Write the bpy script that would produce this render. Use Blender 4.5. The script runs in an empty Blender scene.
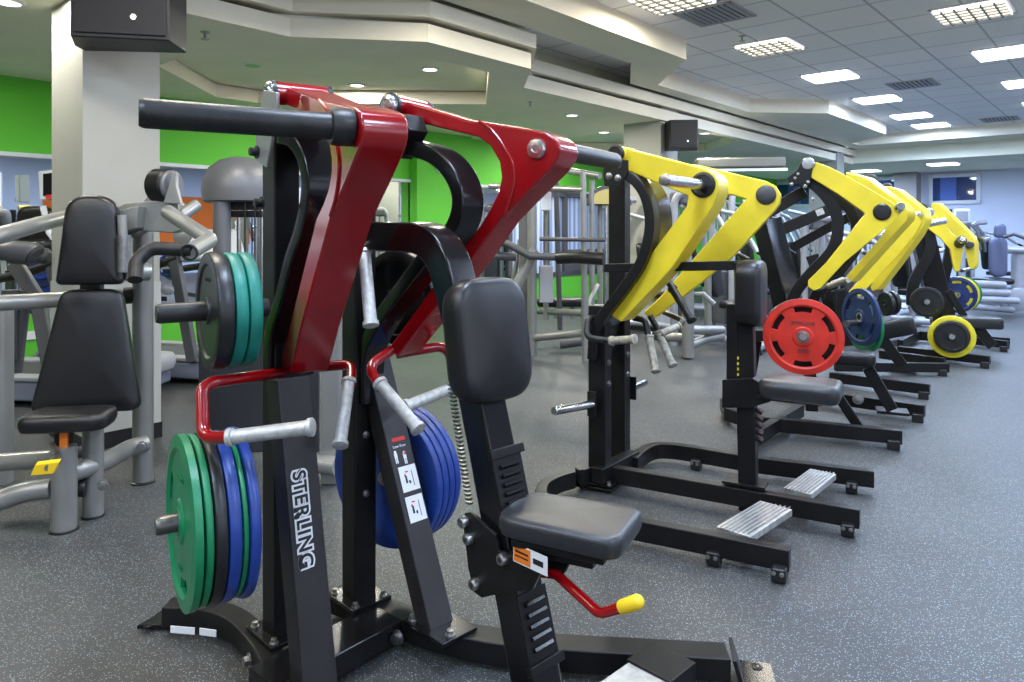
import bpy, bmesh, math, random
from mathutils import Vector, Matrix
random.seed(7)
S = bpy.context.scene
COL = S.collection
# ------------------------------------------------------------ camera, light, exposure
HC = 1.35; F = 720.0; CX = 512.0; HY = 231.0
cam = bpy.data.objects.new('camera', bpy.data.cameras.new('camera'))
COL.objects.link(cam); S.camera = cam
cam.location = (0, 0, HC); cam.rotation_euler = (math.pi/2, 0, 0)
cam.data.sensor_width = 36; cam.data.lens = 36*F/1024; cam.data.shift_y = -(341-HY)/1024
cam.data.clip_end = 200
S.view_settings.view_transform = 'Standard'; S.view_settings.look = 'None'
S.view_settings.gamma = 1; S.view_settings.use_curve_mapping = False
S.view_settings.exposure = 0.15
W = bpy.data.worlds.new('world'); S.world = W; W.use_nodes = True
W.node_tree.nodes['Background'].inputs[0].default_value = (.86, .89, 1, 1)
W.node_tree.nodes['Background'].inputs[1].default_value = 1.9
PANEL_W = 37.0         # watts of one ceiling panel
# ------------------------------------------------------------ geometry helpers
V = Vector
UP = V((0, 0, 1))
def at(px, py, Y): return V(((px-CX)/F*Y, Y, HC-(py-HY)/F*Y))
def G(px, py, z=0.0):
    Y = F*(HC-z)/(py-HY); return V(((px-CX)/F*Y, Y, z))
def onp(px, py, n, N):
    """point of the pixel ray on the vertical plane n.P = N"""
    k = (px-CX)/F; Y = N/(n[0]*k+n[1]); return V((k*Y, Y, HC-(py-HY)/F*Y))
U_ = V((.6626, .7490, 0)); V_ = V((.7490, -.6626, 0))
def R(u, v, z=0): return U_*u + V_*v + UP*z
def dirn(deg): return V((math.sin(math.radians(deg)), math.cos(math.radians(deg)), 0))

class MB:
    def __init__(s): s.v = []; s.f = []
    def add(s, vs, fs):
        b = len(s.v); s.v += [V(x) for x in vs]; s.f += [tuple(b+i for i in f) for f in fs]; return s
    def box(s, c, sx, sy, sz, ax=None):
        c = V(c); X, Y, Z = ax or (V((1,0,0)), V((0,1,0)), UP)
        vs = [c + X*(sx/2*i) + Y*(sy/2*j) + Z*(sz/2*k) for i in (-1,1) for j in (-1,1) for k in (-1,1)]
        return s.add(vs, [(0,1,3,2),(4,6,7,5),(0,4,5,1),(2,3,7,6),(0,2,6,4),(1,5,7,3)])
    def beam(s, p0, p1, w, h, side=None):
        return s.sweep([p0, p1], w, h, side)
    def sweep(s, path, w, h, side=None, closed=False):
        """rectangular bar; w along side, h across side and path"""
        P = [V(p) for p in path]; n = len(P)
        if side is None:
            t = (P[-1]-P[0]).normalized(); side = t.cross(UP)
            if side.length < .05: side = V((1,0,0))
        side = V(side).normalized(); vs = []
        for i, p in enumerate(P):
            a = (P[i]-P[i-1]).normalized() if i else None
            b = (P[i+1]-P[i]).normalized() if i < n-1 else None
            t = ((a or b)+(b or a)).normalized()
            sd = (side - t*side.dot(t)).normalized()
            nn = sd.cross(t).normalized()
            m = 1/max(.3, t.dot(a or b))
            ww = w[i] if isinstance(w, (list, tuple)) else w
            hh = h[i] if isinstance(h, (list, tuple)) else h
            vs += [p+sd*ww/2+nn*hh/2*m, p-sd*ww/2+nn*hh/2*m, p-sd*ww/2-nn*hh/2*m, p+sd*ww/2-nn*hh/2*m]
        fs = [(3,2,1,0), tuple(4*(n-1)+k for k in range(4))]
        for i in range(n-1):
            for k in range(4):
                fs.append((4*i+k, 4*i+(k+1) % 4, 4*i+4+(k+1) % 4, 4*i+4+k))
        return s.add(vs, fs)
    def tube(s, path, r, n=14, cap=True):
        P = [V(p) for p in path]; m = len(P); vs = []; ref = None
        for i, p in enumerate(P):
            a = (P[i]-P[i-1]).normalized() if i else None
            b = (P[i+1]-P[i]).normalized() if i < m-1 else None
            t = ((a or b)+(b or a)).normalized()
            if ref is None:
                ref = t.cross(UP)
                if ref.length < .1: ref = t.cross(V((1,0,0)))
            ref = (ref - t*ref.dot(t)).normalized(); q = t.cross(ref)
            rr = r[i] if isinstance(r, (list, tuple)) else r
            for k in range(n):
                A = 2*math.pi*k/n; vs.append(p+ref*(math.cos(A)*rr)+q*(math.sin(A)*rr))
        fs = []
        for i in range(m-1):
            for k in range(n):
                fs.append((i*n+k, i*n+(k+1) % n, (i+1)*n+(k+1) % n, (i+1)*n+k))
        if cap: fs += [tuple(range(n-1, -1, -1)), tuple((m-1)*n+k for k in range(n))]
        return s.add(vs, fs)
    def lathe(s, o, ax, prof, n=32, loop=False):
        o = V(o); ax = V(ax).normalized()
        x = ax.cross(UP)
        if x.length < .1: x = ax.cross(V((1,0,0)))
        x.normalize(); y = ax.cross(x); vs = []; m = len(prof)
        for r, h in prof:
            for k in range(n):
                A = 2*math.pi*k/n; vs.append(o+ax*h+x*(math.cos(A)*r)+y*(math.sin(A)*r))
        fs = []
        for i in range(m if loop else m-1):
            j = (i+1) % m
            for k in range(n): fs.append((i*n+k, i*n+(k+1) % n, j*n+(k+1) % n, j*n+k))
        if not loop: fs += [tuple(range(n-1, -1, -1)), tuple((m-1)*n+k for k in range(n))]
        return s.add(vs, fs)
    def prism(s, pts, vec):
        n = len(pts); vec = V(vec); A = [V(p) for p in pts]
        fs = [tuple(range(n-1, -1, -1)), tuple(range(n, 2*n))]
        for i in range(n): fs.append((i, (i+1) % n, n+(i+1) % n, n+i))
        return s.add(A+[p+vec for p in A], fs)
    def cushion(s, c, X, Y, Z, out, t, e=.02, dome=.006):
        """padded cushion: outline (x,y) list, thickness t along Z"""
        c = V(c); n = len(out); rings = []
        def inset(d):
            r = []
            for i in range(n):
                x0, y0 = out[i-1]; x1, y1 = out[(i+1) % n]; tx, ty = x1-x0, y1-y0
                L = math.hypot(tx, ty) or 1; r.append((out[i][0]-ty/L*d, out[i][1]+tx/L*d))
            return r
        area = sum(out[i][0]*out[(i+1) % n][1]-out[(i+1) % n][0]*out[i][1] for i in range(n))
        sg = 1 if area > 0 else -1
        prof = [(e, -t/2), (e*.3, -t/2+e*.3), (0, -t/2+e), (0, t/2-e), (e*.12, t/2-e*.5), (e*.4, t/2-e*.18), (e, t/2)]
        mx = min(max(o[0] for o in out), max(o[1] for o in out))
        for d, h in prof: rings.append([c+X*x+Y*y+Z*h for x, y in inset(d*sg)])
        cx = sum(o[0] for o in out)/n; cy = sum(o[1] for o in out)/n; last = inset(e*sg)
        for q, hh in ((.8, .35), (.55, .7), (.28, .93)): rings.append([c+X*(cx+(x-cx)*q)+Y*(cy+(y-cy)*q)+Z*(t/2+dome*hh) for x, y in last])
        vs = [p for r in rings for p in r]; m = len(rings)
        vs.append(c+X*cx+Y*cy+Z*(t/2+dome)); ct = len(vs)-1
        fs = [tuple(range(n-1, -1, -1)) if sg > 0 else tuple(range(n))]
        for i in range(m-1):
            for k in range(n):
                q = (i*n+k, i*n+(k+1) % n, (i+1)*n+(k+1) % n, (i+1)*n+k)
                fs.append(q)
        for k in range(n): fs.append(((m-1)*n+k, (m-1)*n+(k+1) % n, ct))
        return s.add(vs, fs)
def rrect(w0, w1, h, r, n=6):
    """rounded trapezoid: width w0 at -h/2, w1 at +h/2"""
    pts = [(w0/2, -h/2), (w1/2, h/2), (-w1/2, h/2), (-w0/2, -h/2)]
    out = []
    for i, p in enumerate(pts):
        a = V((*pts[i-1], 0)); b = V((*p, 0)); c = V((*pts[(i+1) % 4], 0)); rr = r[i] if isinstance(r, (list, tuple)) else r
        out += [(q.x, q.y) for q in fil([a, b, c], rr, n)[1:-1]]
    return out
def fil(path, r, n=6):
    """round the inner corners of a polyline"""
    P = [V(p) for p in path]; out = [P[0]]
    for i in range(1, len(P)-1):
        a = P[i-1]-P[i]; b = P[i+1]-P[i]; rr = r[i-1] if isinstance(r, (list, tuple)) else r
        ang = a.angle(b)
        if ang > math.pi-.02: out.append(P[i]); continue
        d = min(rr/math.tan(ang/2), a.length*.49, b.length*.49)
        p = P[i]+a.normalized()*d; q = P[i]+b.normalized()*d
        for k in range(n+1):
            t = k/n; out.append(p*(1-t)**2 + P[i]*2*t*(1-t) + q*t*t)
    out.append(P[-1]); return out
def crv(pts, n=5):
    """Catmull-Rom through points"""
    P = [V(p) for p in pts]; P = [P[0]*2-P[1]]+P+[P[-1]*2-P[-2]]; out = []
    for i in range(1, len(P)-2):
        for k in range(n):
            t = k/n; a, b, c, d = P[i-1:i+3]
            out.append(.5*((2*b)+(c-a)*t+(2*a-5*b+4*c-d)*t*t+(3*b-a-3*c+d)*t**3))
    out.append(P[-2]); return out

def obj(name, mb, mat, parent=None, bev=0, smooth=40, loc=None):
    me = bpy.data.meshes.new(name)
    org = V(loc) if loc is not None else (V(parent['org']) if parent is not None else V((0,0,0)))
    me.from_pydata([tuple(v-org) for v in mb.v], [], mb.f)
    bm = bmesh.new(); bm.from_mesh(me); bmesh.ops.recalc_face_normals(bm, faces=bm.faces)
    bm.to_mesh(me); bm.free()
    me.polygons.foreach_set('use_smooth', [True]*len(me.polygons))
    me.set_sharp_from_angle(angle=math.radians(smooth))
    me.materials.append(mat)
    o = bpy.data.objects.new(name, me); COL.objects.link(o)
    if parent is not None:
        o.parent = parent; o['org'] = list(org)
    else: o.location = org; o['org'] = list(org)
    if bev:
        b = o.modifiers.new('bevel', 'BEVEL'); b.width = bev; b.segments = 2; b.limit_method = 'ANGLE'
        b.angle_limit = math.radians(35); w = o.modifiers.new('wn', 'WEIGHTED_NORMAL'); w.keep_sharp = False; w.weight = 80
    return o
def objs(name, mb, mat, parent=None, **k):
    """one object per loose piece of mb"""
    par = list(range(len(mb.v)))
    def find(i):
        while par[i] != i: par[i] = par[par[i]]; i = par[i]
        return i
    for f in mb.f:
        for i in f[1:]: par[find(i)] = find(f[0])
    g = {}
    for f in mb.f: g.setdefault(find(f[0]), []).append(f)
    for fs in g.values():
        ids = sorted({i for f in fs for i in f}); m = {i: j for j, i in enumerate(ids)}
        q = MB(); q.add([mb.v[i] for i in ids], [tuple(m[i] for i in f) for f in fs]); obj(name, q, mat, parent, **k)
def thing(name, label, cat, loc=(0,0,0), group=None):
    o = bpy.data.objects.new(name, None); COL.objects.link(o); o.location = loc
    o.empty_display_size = .1
    o['label'] = label; o['category'] = cat; o['org'] = list(loc)
    if group: o['group'] = group
    return o
def tag(o, label, cat, group=None):
    o['label'] = label; o['category'] = cat
    if group: o['group'] = group
    return o
def struct(name, mb, mat, parent=None, **k):
    o = obj(name, mb, mat, parent, **k)
    if parent is None: o['kind'] = 'structure'
    return o
def txt(name, s, size, o, X, Y, mat, parent, ext=.0008, align='CENTER', spacing=1, off=0):
    c = bpy.data.curves.new(name, 'FONT'); c.body = s; c.size = size; c.extrude = ext
    c.align_x = align; c.align_y = 'CENTER'; c.space_character = spacing; c.offset = off
    t = bpy.data.objects.new(name, c); COL.objects.link(t)
    dg = bpy.context.evaluated_depsgraph_get(); me = bpy.data.meshes.new_from_object(t.evaluated_get(dg))
    bpy.data.objects.remove(t); X = V(X).normalized(); Y = V(Y).normalized(); Z = X.cross(Y)
    M = Matrix((( X.x, Y.x, Z.x, 0), (X.y, Y.y, Z.y, 0), (X.z, Y.z, Z.z, 0), (0,0,0,1)))
    org = V(parent['org']) if parent is not None else V((0,0,0))
    M.translation = V(o)-org; me.transform(M); me.materials.clear(); me.materials.append(mat); me.name = name
    ob = bpy.data.objects.new(name, me); COL.objects.link(ob)
    if parent is not None: ob.parent = parent
    return ob
# ------------------------------------------------------------ materials
def lin(c):
    return tuple(((x/255)/12.92 if x/255 <= .04045 else ((x/255+.055)/1.055)**2.4) for x in c)+(1,)
def mat(name, rgb, rough=.5, metal=0, noise=0, nscale=20, bump=0, bscale=200, emit=0, coat=0, spec=.5):
    m = bpy.data.materials.new(name); m.use_nodes = True; nt = m.node_tree
    b = nt.nodes['Principled BSDF']; c = lin(rgb)
    b.inputs['Base Color'].default_value = c; b.inputs['Roughness'].default_value = rough
    b.inputs['Metallic'].default_value = metal; b.inputs['Coat Weight'].default_value = coat
    b.inputs['Coat Roughness'].default_value = .15
    b.inputs['Specular IOR Level'].default_value = spec
    tc = nt.nodes.new('ShaderNodeTexCoord')
    if noise:
        n = nt.nodes.new('ShaderNodeTexNoise'); n.inputs['Scale'].default_value = nscale
        n.inputs['Detail'].default_value = 4
        nt.links.new(tc.outputs['Object'], n.inputs['Vector'])
        r = nt.nodes.new('ShaderNodeValToRGB'); r.color_ramp.elements[0].position = .35; r.color_ramp.elements[1].position = .65
        r.color_ramp.elements[0].color = tuple(x*(1-noise) for x in c[:3])+(1,)
        r.color_ramp.elements[1].color = tuple(min(1, x*(1+noise)) for x in c[:3])+(1,)
        nt.links.new(n.outputs['Fac'], r.inputs['Fac']); nt.links.new(r.outputs['Color'], b.inputs['Base Color'])
    if bump:
        n = nt.nodes.new('ShaderNodeTexNoise'); n.inputs['Scale'].default_value = bscale
        nt.links.new(tc.outputs['Object'], n.inputs['Vector'])
        k = nt.nodes.new('ShaderNodeBump'); k.inputs['Strength'].default_value = bump; k.inputs['Distance'].default_value = .002
        nt.links.new(n.outputs['Fac'], k.inputs['Height']); nt.links.new(k.outputs['Normal'], b.inputs['Normal'])
    if emit:
        b.inputs['Emission Color'].default_value = c; b.inputs['Emission Strength'].default_value = emit
    return m
M = {}
M['black'] = mat('black_steel', (22,21,21), .38, 0, .25, 9, .12, 300, spec=.3)
M['black_gloss'] = mat('black_gloss_steel', (20,19,20), .19, 0, .2, 6, .05, 200, spec=.45)
M['leg'] = mat('graphite_steel', (44,41,42), .36, 0, .2, 7, .12, 150, spec=.45)
M['red'] = mat('red_paint', (140,6,14), .2, 0, .12, 5, .05, 60, coat=.5)
M['yellow'] = mat('yellow_paint', (226,202,44), .38, 0, .07, 6, .03, 90, coat=.2)
M['chrome'] = mat('chrome', (205,205,205), .2, 1, .1, 30, .1, 90)
M['steel'] = mat('brushed_steel', (170,168,165), .34, 1, .15, 40)
M['grip'] = mat('knurled_grip', (190,188,182), .42, .45, .15, 60, .5, 500)
M['gripworn'] = mat('worn_grip', (165,160,145), .5, .3, .3, 40, .5, 400)
M['horn'] = mat('rubber_sleeve', (34,33,32), .42, 0, .35, 25, .2, 200, spec=.4)
M['vinyl'] = mat('black_vinyl', (24,23,24), .30, 0, .12, 12, .35, 350, spec=.5)
M['vinyl_seat'] = mat('grey_black_vinyl', (42,42,44), .3, 0, .12, 12, .35, 350)
M['silver'] = mat('silver_paint', (146,146,142), .34, .5, .06, 6)
M['silverblue'] = mat('silver_paint_cool', (165,168,176), .36, .35, .06, 6)
M['dgrey'] = mat('dark_grey_plastic', (74,75,80), .45)
M['hood'] = mat('hood_plastic', (104,104,106), .4, .2)
M['rubber'] = mat('black_rubber', (27,27,27), .36, 0, .35, 8, .3, 60)
M['green_r'] = mat('green_rubber', (12,118,74), .38, 0, .15, 10, .3, 60)
M['teal_r'] = mat('teal_rubber', (10,116,100), .45, 0, .18, 10, .3, 60)
M['blue_r'] = mat('blue_rubber', (28,58,132), .38, 0, .25, 12, .3, 60)
M['navy_r'] = mat('dark_blue_rubber', (15,38,88), .45, 0, .2, 12, .3, 60)
M['red_r'] = mat('red_rubber', (198,44,30), .45, 0, .12, 12, .3, 60)
M['yellow_r'] = mat('yellow_rubber', (222,205,40), .5, 0, .1, 12, .3, 60)
M['dark_r'] = mat('charcoal_rubber', (58,58,60), .5, 0, .2, 12, .3, 60)
M['ygrip'] = mat('yellow_grip', (235,195,30), .5)
M['white'] = mat('white_label', (225,225,225), .5)
M['orange_l'] = mat('orange_label', (226,120,30), .5)
M['red_l'] = mat('red_label', (215,50,40), .5)
M['ink'] = mat('ink', (30,30,30), .5)
M['tread'] = mat('aluminium_tread', (190,190,186), .4, .6, .15, 30, .2, 90)
M['speaker'] = mat('speaker_black', (24,24,28), .5, 0, .2, 10, .3, 300)
M['grille'] = mat('speaker_grille', (30,30,36), .6, 0, .3, 300, .6, 600)
M['deck'] = mat('treadmill_belt', (52,52,54), .6, 0, .2, 60)
M['lowgrey'] = mat('treadmill_plastic', (150,152,158), .45)
M['bluegrey'] = mat('treadmill_side_panel', (118,124,142), .4)
M['screen'] = mat('screen', (18,18,26), .2)
M['led'] = mat('blue_display', (20,130,220), .4, emit=2.0)
# walls
M['green'] = mat('green_wall_paint', (92,190,50), .7, 0, .03, 2, .1, 120)
M['orange'] = mat('orange_wall_paint', (236,112,22), .7)
M['cream'] = mat('column_paint', (164,163,154), .6, 0, .03, 3, .1, 200)
M['creamlow'] = mat('column_lower_paint', (176,177,172), .6, 0, .03, 3)
M['soffit'] = mat('soffit_paint', (230,229,208), .8, 0, .03, 2)
M['fascia'] = mat('fascia_paint', (236,228,206), .8, 0, .03, 2)
M['farwall'] = mat('far_wall_paint', (205,212,232), .8, 0, .02, 2)
M['bulk'] = mat('bulkhead_paint', (150,146,146), .8)
M['blackbase'] = mat('black_baseboard', (24,24,25), .5)
M['alum'] = mat('white_aluminium', (215,218,224), .4)
M['lamp'] = mat('lamp_diffuser', (255,250,238), .5, emit=2.8)
M['lampc'] = mat('lamp_diffuser_cool', (236,243,255), .5, emit=6.0)
M['louvre'] = mat('lamp_louvre', (150,148,136), .4, .6)
M['dsteel'] = mat('worn_steel', (104,101,97), .36, .8, .2, 40)
M['ventm'] = mat('vent_metal', (165,168,170), .5, .2)
M['dark'] = mat('dark_void', (25,26,28), .8)
mm = bpy.data.materials.new('mirror'); mm.use_nodes = True
b = mm.node_tree.nodes['Principled BSDF']; b.inputs['Base Color'].default_value = (.82,.86,.86,1); b.inputs['Metallic'].default_value = 1; b.inputs['Roughness'].default_value = .02
M['mirror'] = mm
mg = bpy.data.materials.new('night_glass'); mg.use_nodes = True
b = mg.node_tree.nodes['Principled BSDF']; b.inputs['Base Color'].default_value = lin((40,62,110)); b.inputs['Roughness'].default_value = .05; b.inputs['Coat Weight'].default_value = .6
M['glass'] = mg
def floor_mat():
    m = bpy.data.materials.new('speckled_rubber_floor'); m.use_nodes = True; nt = m.node_tree; N = nt.nodes; L = nt.links
    b = N['Principled BSDF']; b.inputs['Roughness'].default_value = .5; b.inputs['Specular IOR Level'].default_value = .45
    tc = N.new('ShaderNodeTexCoord')
    mp = N.new('ShaderNodeMapping'); mp.inputs['Rotation'].default_value = (0,0,math.radians(41.5)); L.new(tc.outputs['Object'], mp.inputs['Vector'])
    n = N.new('ShaderNodeTexNoise'); n.inputs['Scale'].default_value = .9; n.inputs['Detail'].default_value = 5; L.new(mp.outputs[0], n.inputs['Vector'])
    r = N.new('ShaderNodeValToRGB'); r.color_ramp.elements[0].position = .3; r.color_ramp.elements[1].position = .7
    r.color_ramp.elements[0].color = lin((55,55,54)); r.color_ramp.elements[1].color = lin((71,71,71)); L.new(n.outputs['Fac'], r.inputs['Fac'])
    def specks(scale, th, col, prev):
        v = N.new('ShaderNodeTexVoronoi'); v.inputs['Scale'].default_value = scale; L.new(mp.outputs[0], v.inputs['Vector'])
        # only some cells carry a fleck
        lt = N.new('ShaderNodeMath'); lt.operation = 'LESS_THAN'; lt.inputs[1].default_value = th; L.new(v.outputs['Distance'], lt.inputs[0])
        sp = N.new('ShaderNodeSeparateColor'); L.new(v.outputs['Color'], sp.inputs[0])
        g = N.new('ShaderNodeMath'); g.operation = 'GREATER_THAN'; g.inputs[1].default_value = .45; L.new(sp.outputs[0], g.inputs[0])
        mu = N.new('ShaderNodeMath'); mu.operation = 'MULTIPLY'; L.new(lt.outputs[0], mu.inputs[0]); L.new(g.outputs[0], mu.inputs[1])
        mx = N.new('ShaderNodeMixRGB'); L.new(mu.outputs[0], mx.inputs['Fac']); L.new(prev, mx.inputs[1]); mx.inputs[2].default_value = lin(col)
        return mx.outputs[0]
    o = specks(150, .26, (150,158,162), r.outputs['Color'])
    o = specks(95, .2, (128,152,160), o)
    o = specks(120, .3, (44,44,44), o)
    # seams between rubber mats
    sx = N.new('ShaderNodeSeparateXYZ'); L.new(mp.outputs[0], sx.inputs[0])
    d = N.new('ShaderNodeMath'); d.operation = 'PINGPONG'; d.inputs[1].default_value = .6; L.new(sx.outputs['Y'], d.inputs[0])
    s_ = N.new('ShaderNodeMath'); s_.operation = 'LESS_THAN'; s_.inputs[1].default_value = .004; L.new(d.outputs[0], s_.inputs[0])
    mx = N.new('ShaderNodeMixRGB'); L.new(s_.outputs[0], mx.inputs['Fac']); L.new(o, mx.inputs[1]); mx.inputs[2].default_value = lin((60,62,64)); mx.inputs['Fac'].default_value = 0
    L.new(mx.outputs[0], b.inputs['Base Color'])
    k = N.new('ShaderNodeBump'); k.inputs['Strength'].default_value = .35; k.inputs['Distance'].default_value = .002
    n2 = N.new('ShaderNodeTexNoise'); n2.inputs['Scale'].default_value = 180; L.new(mp.outputs[0], n2.inputs['Vector'])
    L.new(n2.outputs['Fac'], k.inputs['Height']); L.new(k.outputs['Normal'], b.inputs['Normal'])
    return m
def tile_mat():
    m = bpy.data.materials.new('ceiling_tile'); m.use_nodes = True; nt = m.node_tree; N = nt.nodes; L = nt.links
    b = N['Principled BSDF']; b.inputs['Roughness'].default_value = .8
    tc = N.new('ShaderNodeTexCoord'); br = N.new('ShaderNodeTexBrick')
    br.offset = 0; br.inputs['Scale'].default_value = 1; br.inputs['Brick Width'].default_value = .683; br.inputs['Row Height'].default_value = .617
    br.inputs['Mortar Size'].default_value = .012; br.inputs['Mortar Smooth'].default_value = .1
    br.inputs['Color1'].default_value = lin((236,237,237)); br.inputs['Color2'].default_value = lin((242,243,243)); br.inputs['Mortar'].default_value = lin((186,190,196))
    L.new(tc.outputs['Object'], br.inputs['Vector']); L.new(br.outputs['Color'], b.inputs['Base Color'])
    return m
def corr_mat():
    m = bpy.data.materials.new('pale_blue_blinds'); m.use_nodes = True; nt = m.node_tree; N = nt.nodes; L = nt.links
    b = N['Principled BSDF']; b.inputs['Roughness'].default_value = .5
    tc = N.new('ShaderNodeTexCoord'); w = N.new('ShaderNodeTexWave'); w.inputs['Scale'].default_value = 2.2; w.inputs['Distortion'].default_value = 0
    L.new(tc.outputs['Object'], w.inputs['Vector'])
    r = N.new('ShaderNodeValToRGB'); r.color_ramp.elements[0].color = lin((120,140,185)); r.color_ramp.elements[1].color = lin((195,208,235))
    L.new(w.outputs['Fac'], r.inputs['Fac']); L.new(r.outputs['Color'], b.inputs['Base Color']); return m
M['floor'] = floor_mat(); M['tile'] = tile_mat(); M['blinds'] = corr_mat()
AXR = (U_, V_, UP)
def rbox(u0, u1, v0, v1, z0, z1, mb=None):
    mb = mb or MB(); return mb.box(R((u0+u1)/2, (v0+v1)/2, (z0+z1)/2), u1-u0, v1-v0, z1-z0, AXR)
# ------------------------------------------------------------ the room
ROT = math.atan2(U_.y, U_.x)
def roomobj(name, mb, m, kind=True, **k):
    """mesh whose own axes are the room's, so tile patterns follow the walls"""
    o = obj(name, mb, m, **k); Rm = Matrix.Rotation(-ROT, 4, 'Z'); o.data.transform(Rm); o.rotation_euler = (0, 0, ROT)
    if kind: o['kind'] = 'structure'
    return o
ZT = 3.35; ZS = 3.14; ZL = 2.82; VW = -8.1; UF = 20.8; UB = -6; VR = 7.0
roomobj('floor', rbox(UB, UF, VW, VR, -.1, 0), M['floor'])
roomobj('ceiling', rbox(UB, UF, -5.5, VR, ZT, ZT+.1), M['tile'])
# green wall: lower band, mirror band, upper band
struct('wall_left', rbox(UB, UF, VW-.2, VW, 0, .545, rbox(UB, UF, VW-.2, VW, 2.08, 3.4, rbox(UB, UF, VW-.25, VW-.2, .5, 2.1))), M['green'])
struct('trim_1', rbox(6.9, 8.02, VW, VW+.16, 0, ZL), M['green'])
struct('wall_left_mirror', rbox(UB, 6.9, VW-.2, VW-.02, .545, 2.08, rbox(8.02, 9.0, VW-.2, VW-.02, .545, 2.08)), M['mirror'])
wb = roomobj('window_1', rbox(9.1, 15, VW-.2, VW-.05, .545, 2.08), M['blinds'])
fr = MB()
for u in (9.05, 10.6, 12.1, 13.6): rbox(u, u+.1, VW-.06, VW+.02, .545, 2.08, fr)
rbox(9.05, 15, VW-.06, VW+.02, 1.98, 2.1, fr); rbox(9.05, 15, VW-.06, VW+.02, .52, .6, fr); rbox(10.6, 12.1, VW-.06, VW+.02, .55, 1.0, fr)
struct('trim_2', fr, M['dgrey'])
struct('trim_3', rbox(UB, UF, VW-.01, VW+.03, 2.06, 2.1), M['alum'])
struct('wall_back', rbox(UB-.2, UB, VW, VR, 0, 3.4), M['cream'])
wr = MB()
for a0, a1_ in ((UB, 5.6), (13.2, UF)):
    rbox(a0, a1_, VR, VR+.2, 0, .8, wr); rbox(a0, a1_, VR, VR+.2, 2.95, 3.4, wr)
    k_ = a0
    while k_ < a1_-.1: rbox(k_, k_+.15, VR, VR+.2, .8, 2.95, wr); k_ += (a1_-a0-.15)/5
rbox(5.6, 13.2, VR, VR+.2, 0, 3.4, wr)
struct('wall_right', wr, M['farwall'])
for a0, a1_ in ((UB, 5.6), (13.2, UF)):
    l = bpy.data.lights.new('window_daylight', 'AREA'); l.shape = 'RECTANGLE'; l.size = a1_-a0; l.size_y = 2.15; l.cycles.is_portal = True
    lo = bpy.data.objects.new('window_portal', l); COL.objects.link(lo); lo.location = R((a0+a1_)/2, VR+.1, 1.88)
    lo.rotation_euler = (-V_).to_track_quat('-Z', 'Z').to_euler()
for i_, (a0, a1_) in enumerate(((6.4, 7.2), (8.8, 12.6))): struct('wall_right_panel', rbox(a0, a1_, VR-.03, VR, .9, 2.45), M['orange'])
# far wall with high windows
fw = MB(); rbox(UF, UF+.2, VW, VR, 0, 3.4, fw)
struct('wall_far', fw, M['farwall'])
def px_on_far(px):
    k = (px-CX)/F     # U.u + V.v with u = UF
    return (k*U_.y*UF-U_.x*UF)/(V_.x-k*V_.y)
for i, (x0, x1, z0, z1) in enumerate(((929, 981, 2.02, 2.78), (868, 908, 2.02, 2.78), (770, 830, 2.02, 2.78))):
    v0, v1 = px_on_far(x0), px_on_far(x1)
    f = MB(); t = .09
    rbox(UF-.06, UF, v0, v1, z1-t, z1, f); rbox(UF-.06, UF, v0, v1, z0, z0+t, f); rbox(UF-.06, UF, v0, v0+t, z0, z1, f); rbox(UF-.06, UF, v1-t, v1, z0, z1, f)
    w = struct('window_%d' % (i+2), f, M['alum'])
    obj('pane', rbox(UF-.02, UF-.01, v0+t, v1-t, z0+t, z1-t), M['glass'], w)
    m_ = MB(); mid = (v0+v1)/2; rbox(UF-.05, UF-.02, mid-.3, mid+.05, z0+t, z1-t, m_)
    obj('roller_blind', m_, mat('blind_blue', (70,98,170), .6), w)
# lower ceilings
def slab(name, uv, z0, z1, m):
    mb = MB(); mb.prism([R(u, v, z0) for u, v in uv], (0, 0, z1-z0)); return struct(name, mb, m)
Sout = [(UB,-3.63),(6.83,-3.63),(7.79,-4.52),(10.5,-4.52),(11.4,-3.66),(14.6,-3.66),(15.6,-4.55),(16.1,-4.55),(16.1,VR),(16.9,VR),(16.9,-8.1)]
Lout = [(UB,-4.87),(2.97,-4.87),(3.75,-4.2),(5.0,-4.2),(5.6,-4.8),(16.9,-4.9)]
off = .10
Sin = [(16.9,-4.8),(7.5,-4.72),(6.6,-4.14),(5.05,-4.1),(3.7,-4.1),(2.95,-4.77),(UB,-4.77)]

edge = MB()
for a, b_ in zip(Sout[:8], Sout[1:9]):
    p, q = R(*a, (ZS+ZT)/2), R(*b_, (ZS+ZT)/2); d = (q-p).normalized(); nn = V((-d.y, d.x, 0))
    if nn.dot(V_) < 0: nn = -nn
    edge.beam(p+nn*.006, q+nn*.006, .014, ZT-ZS, nn)
struct('trim_4', edge, M['fascia'])
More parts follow.
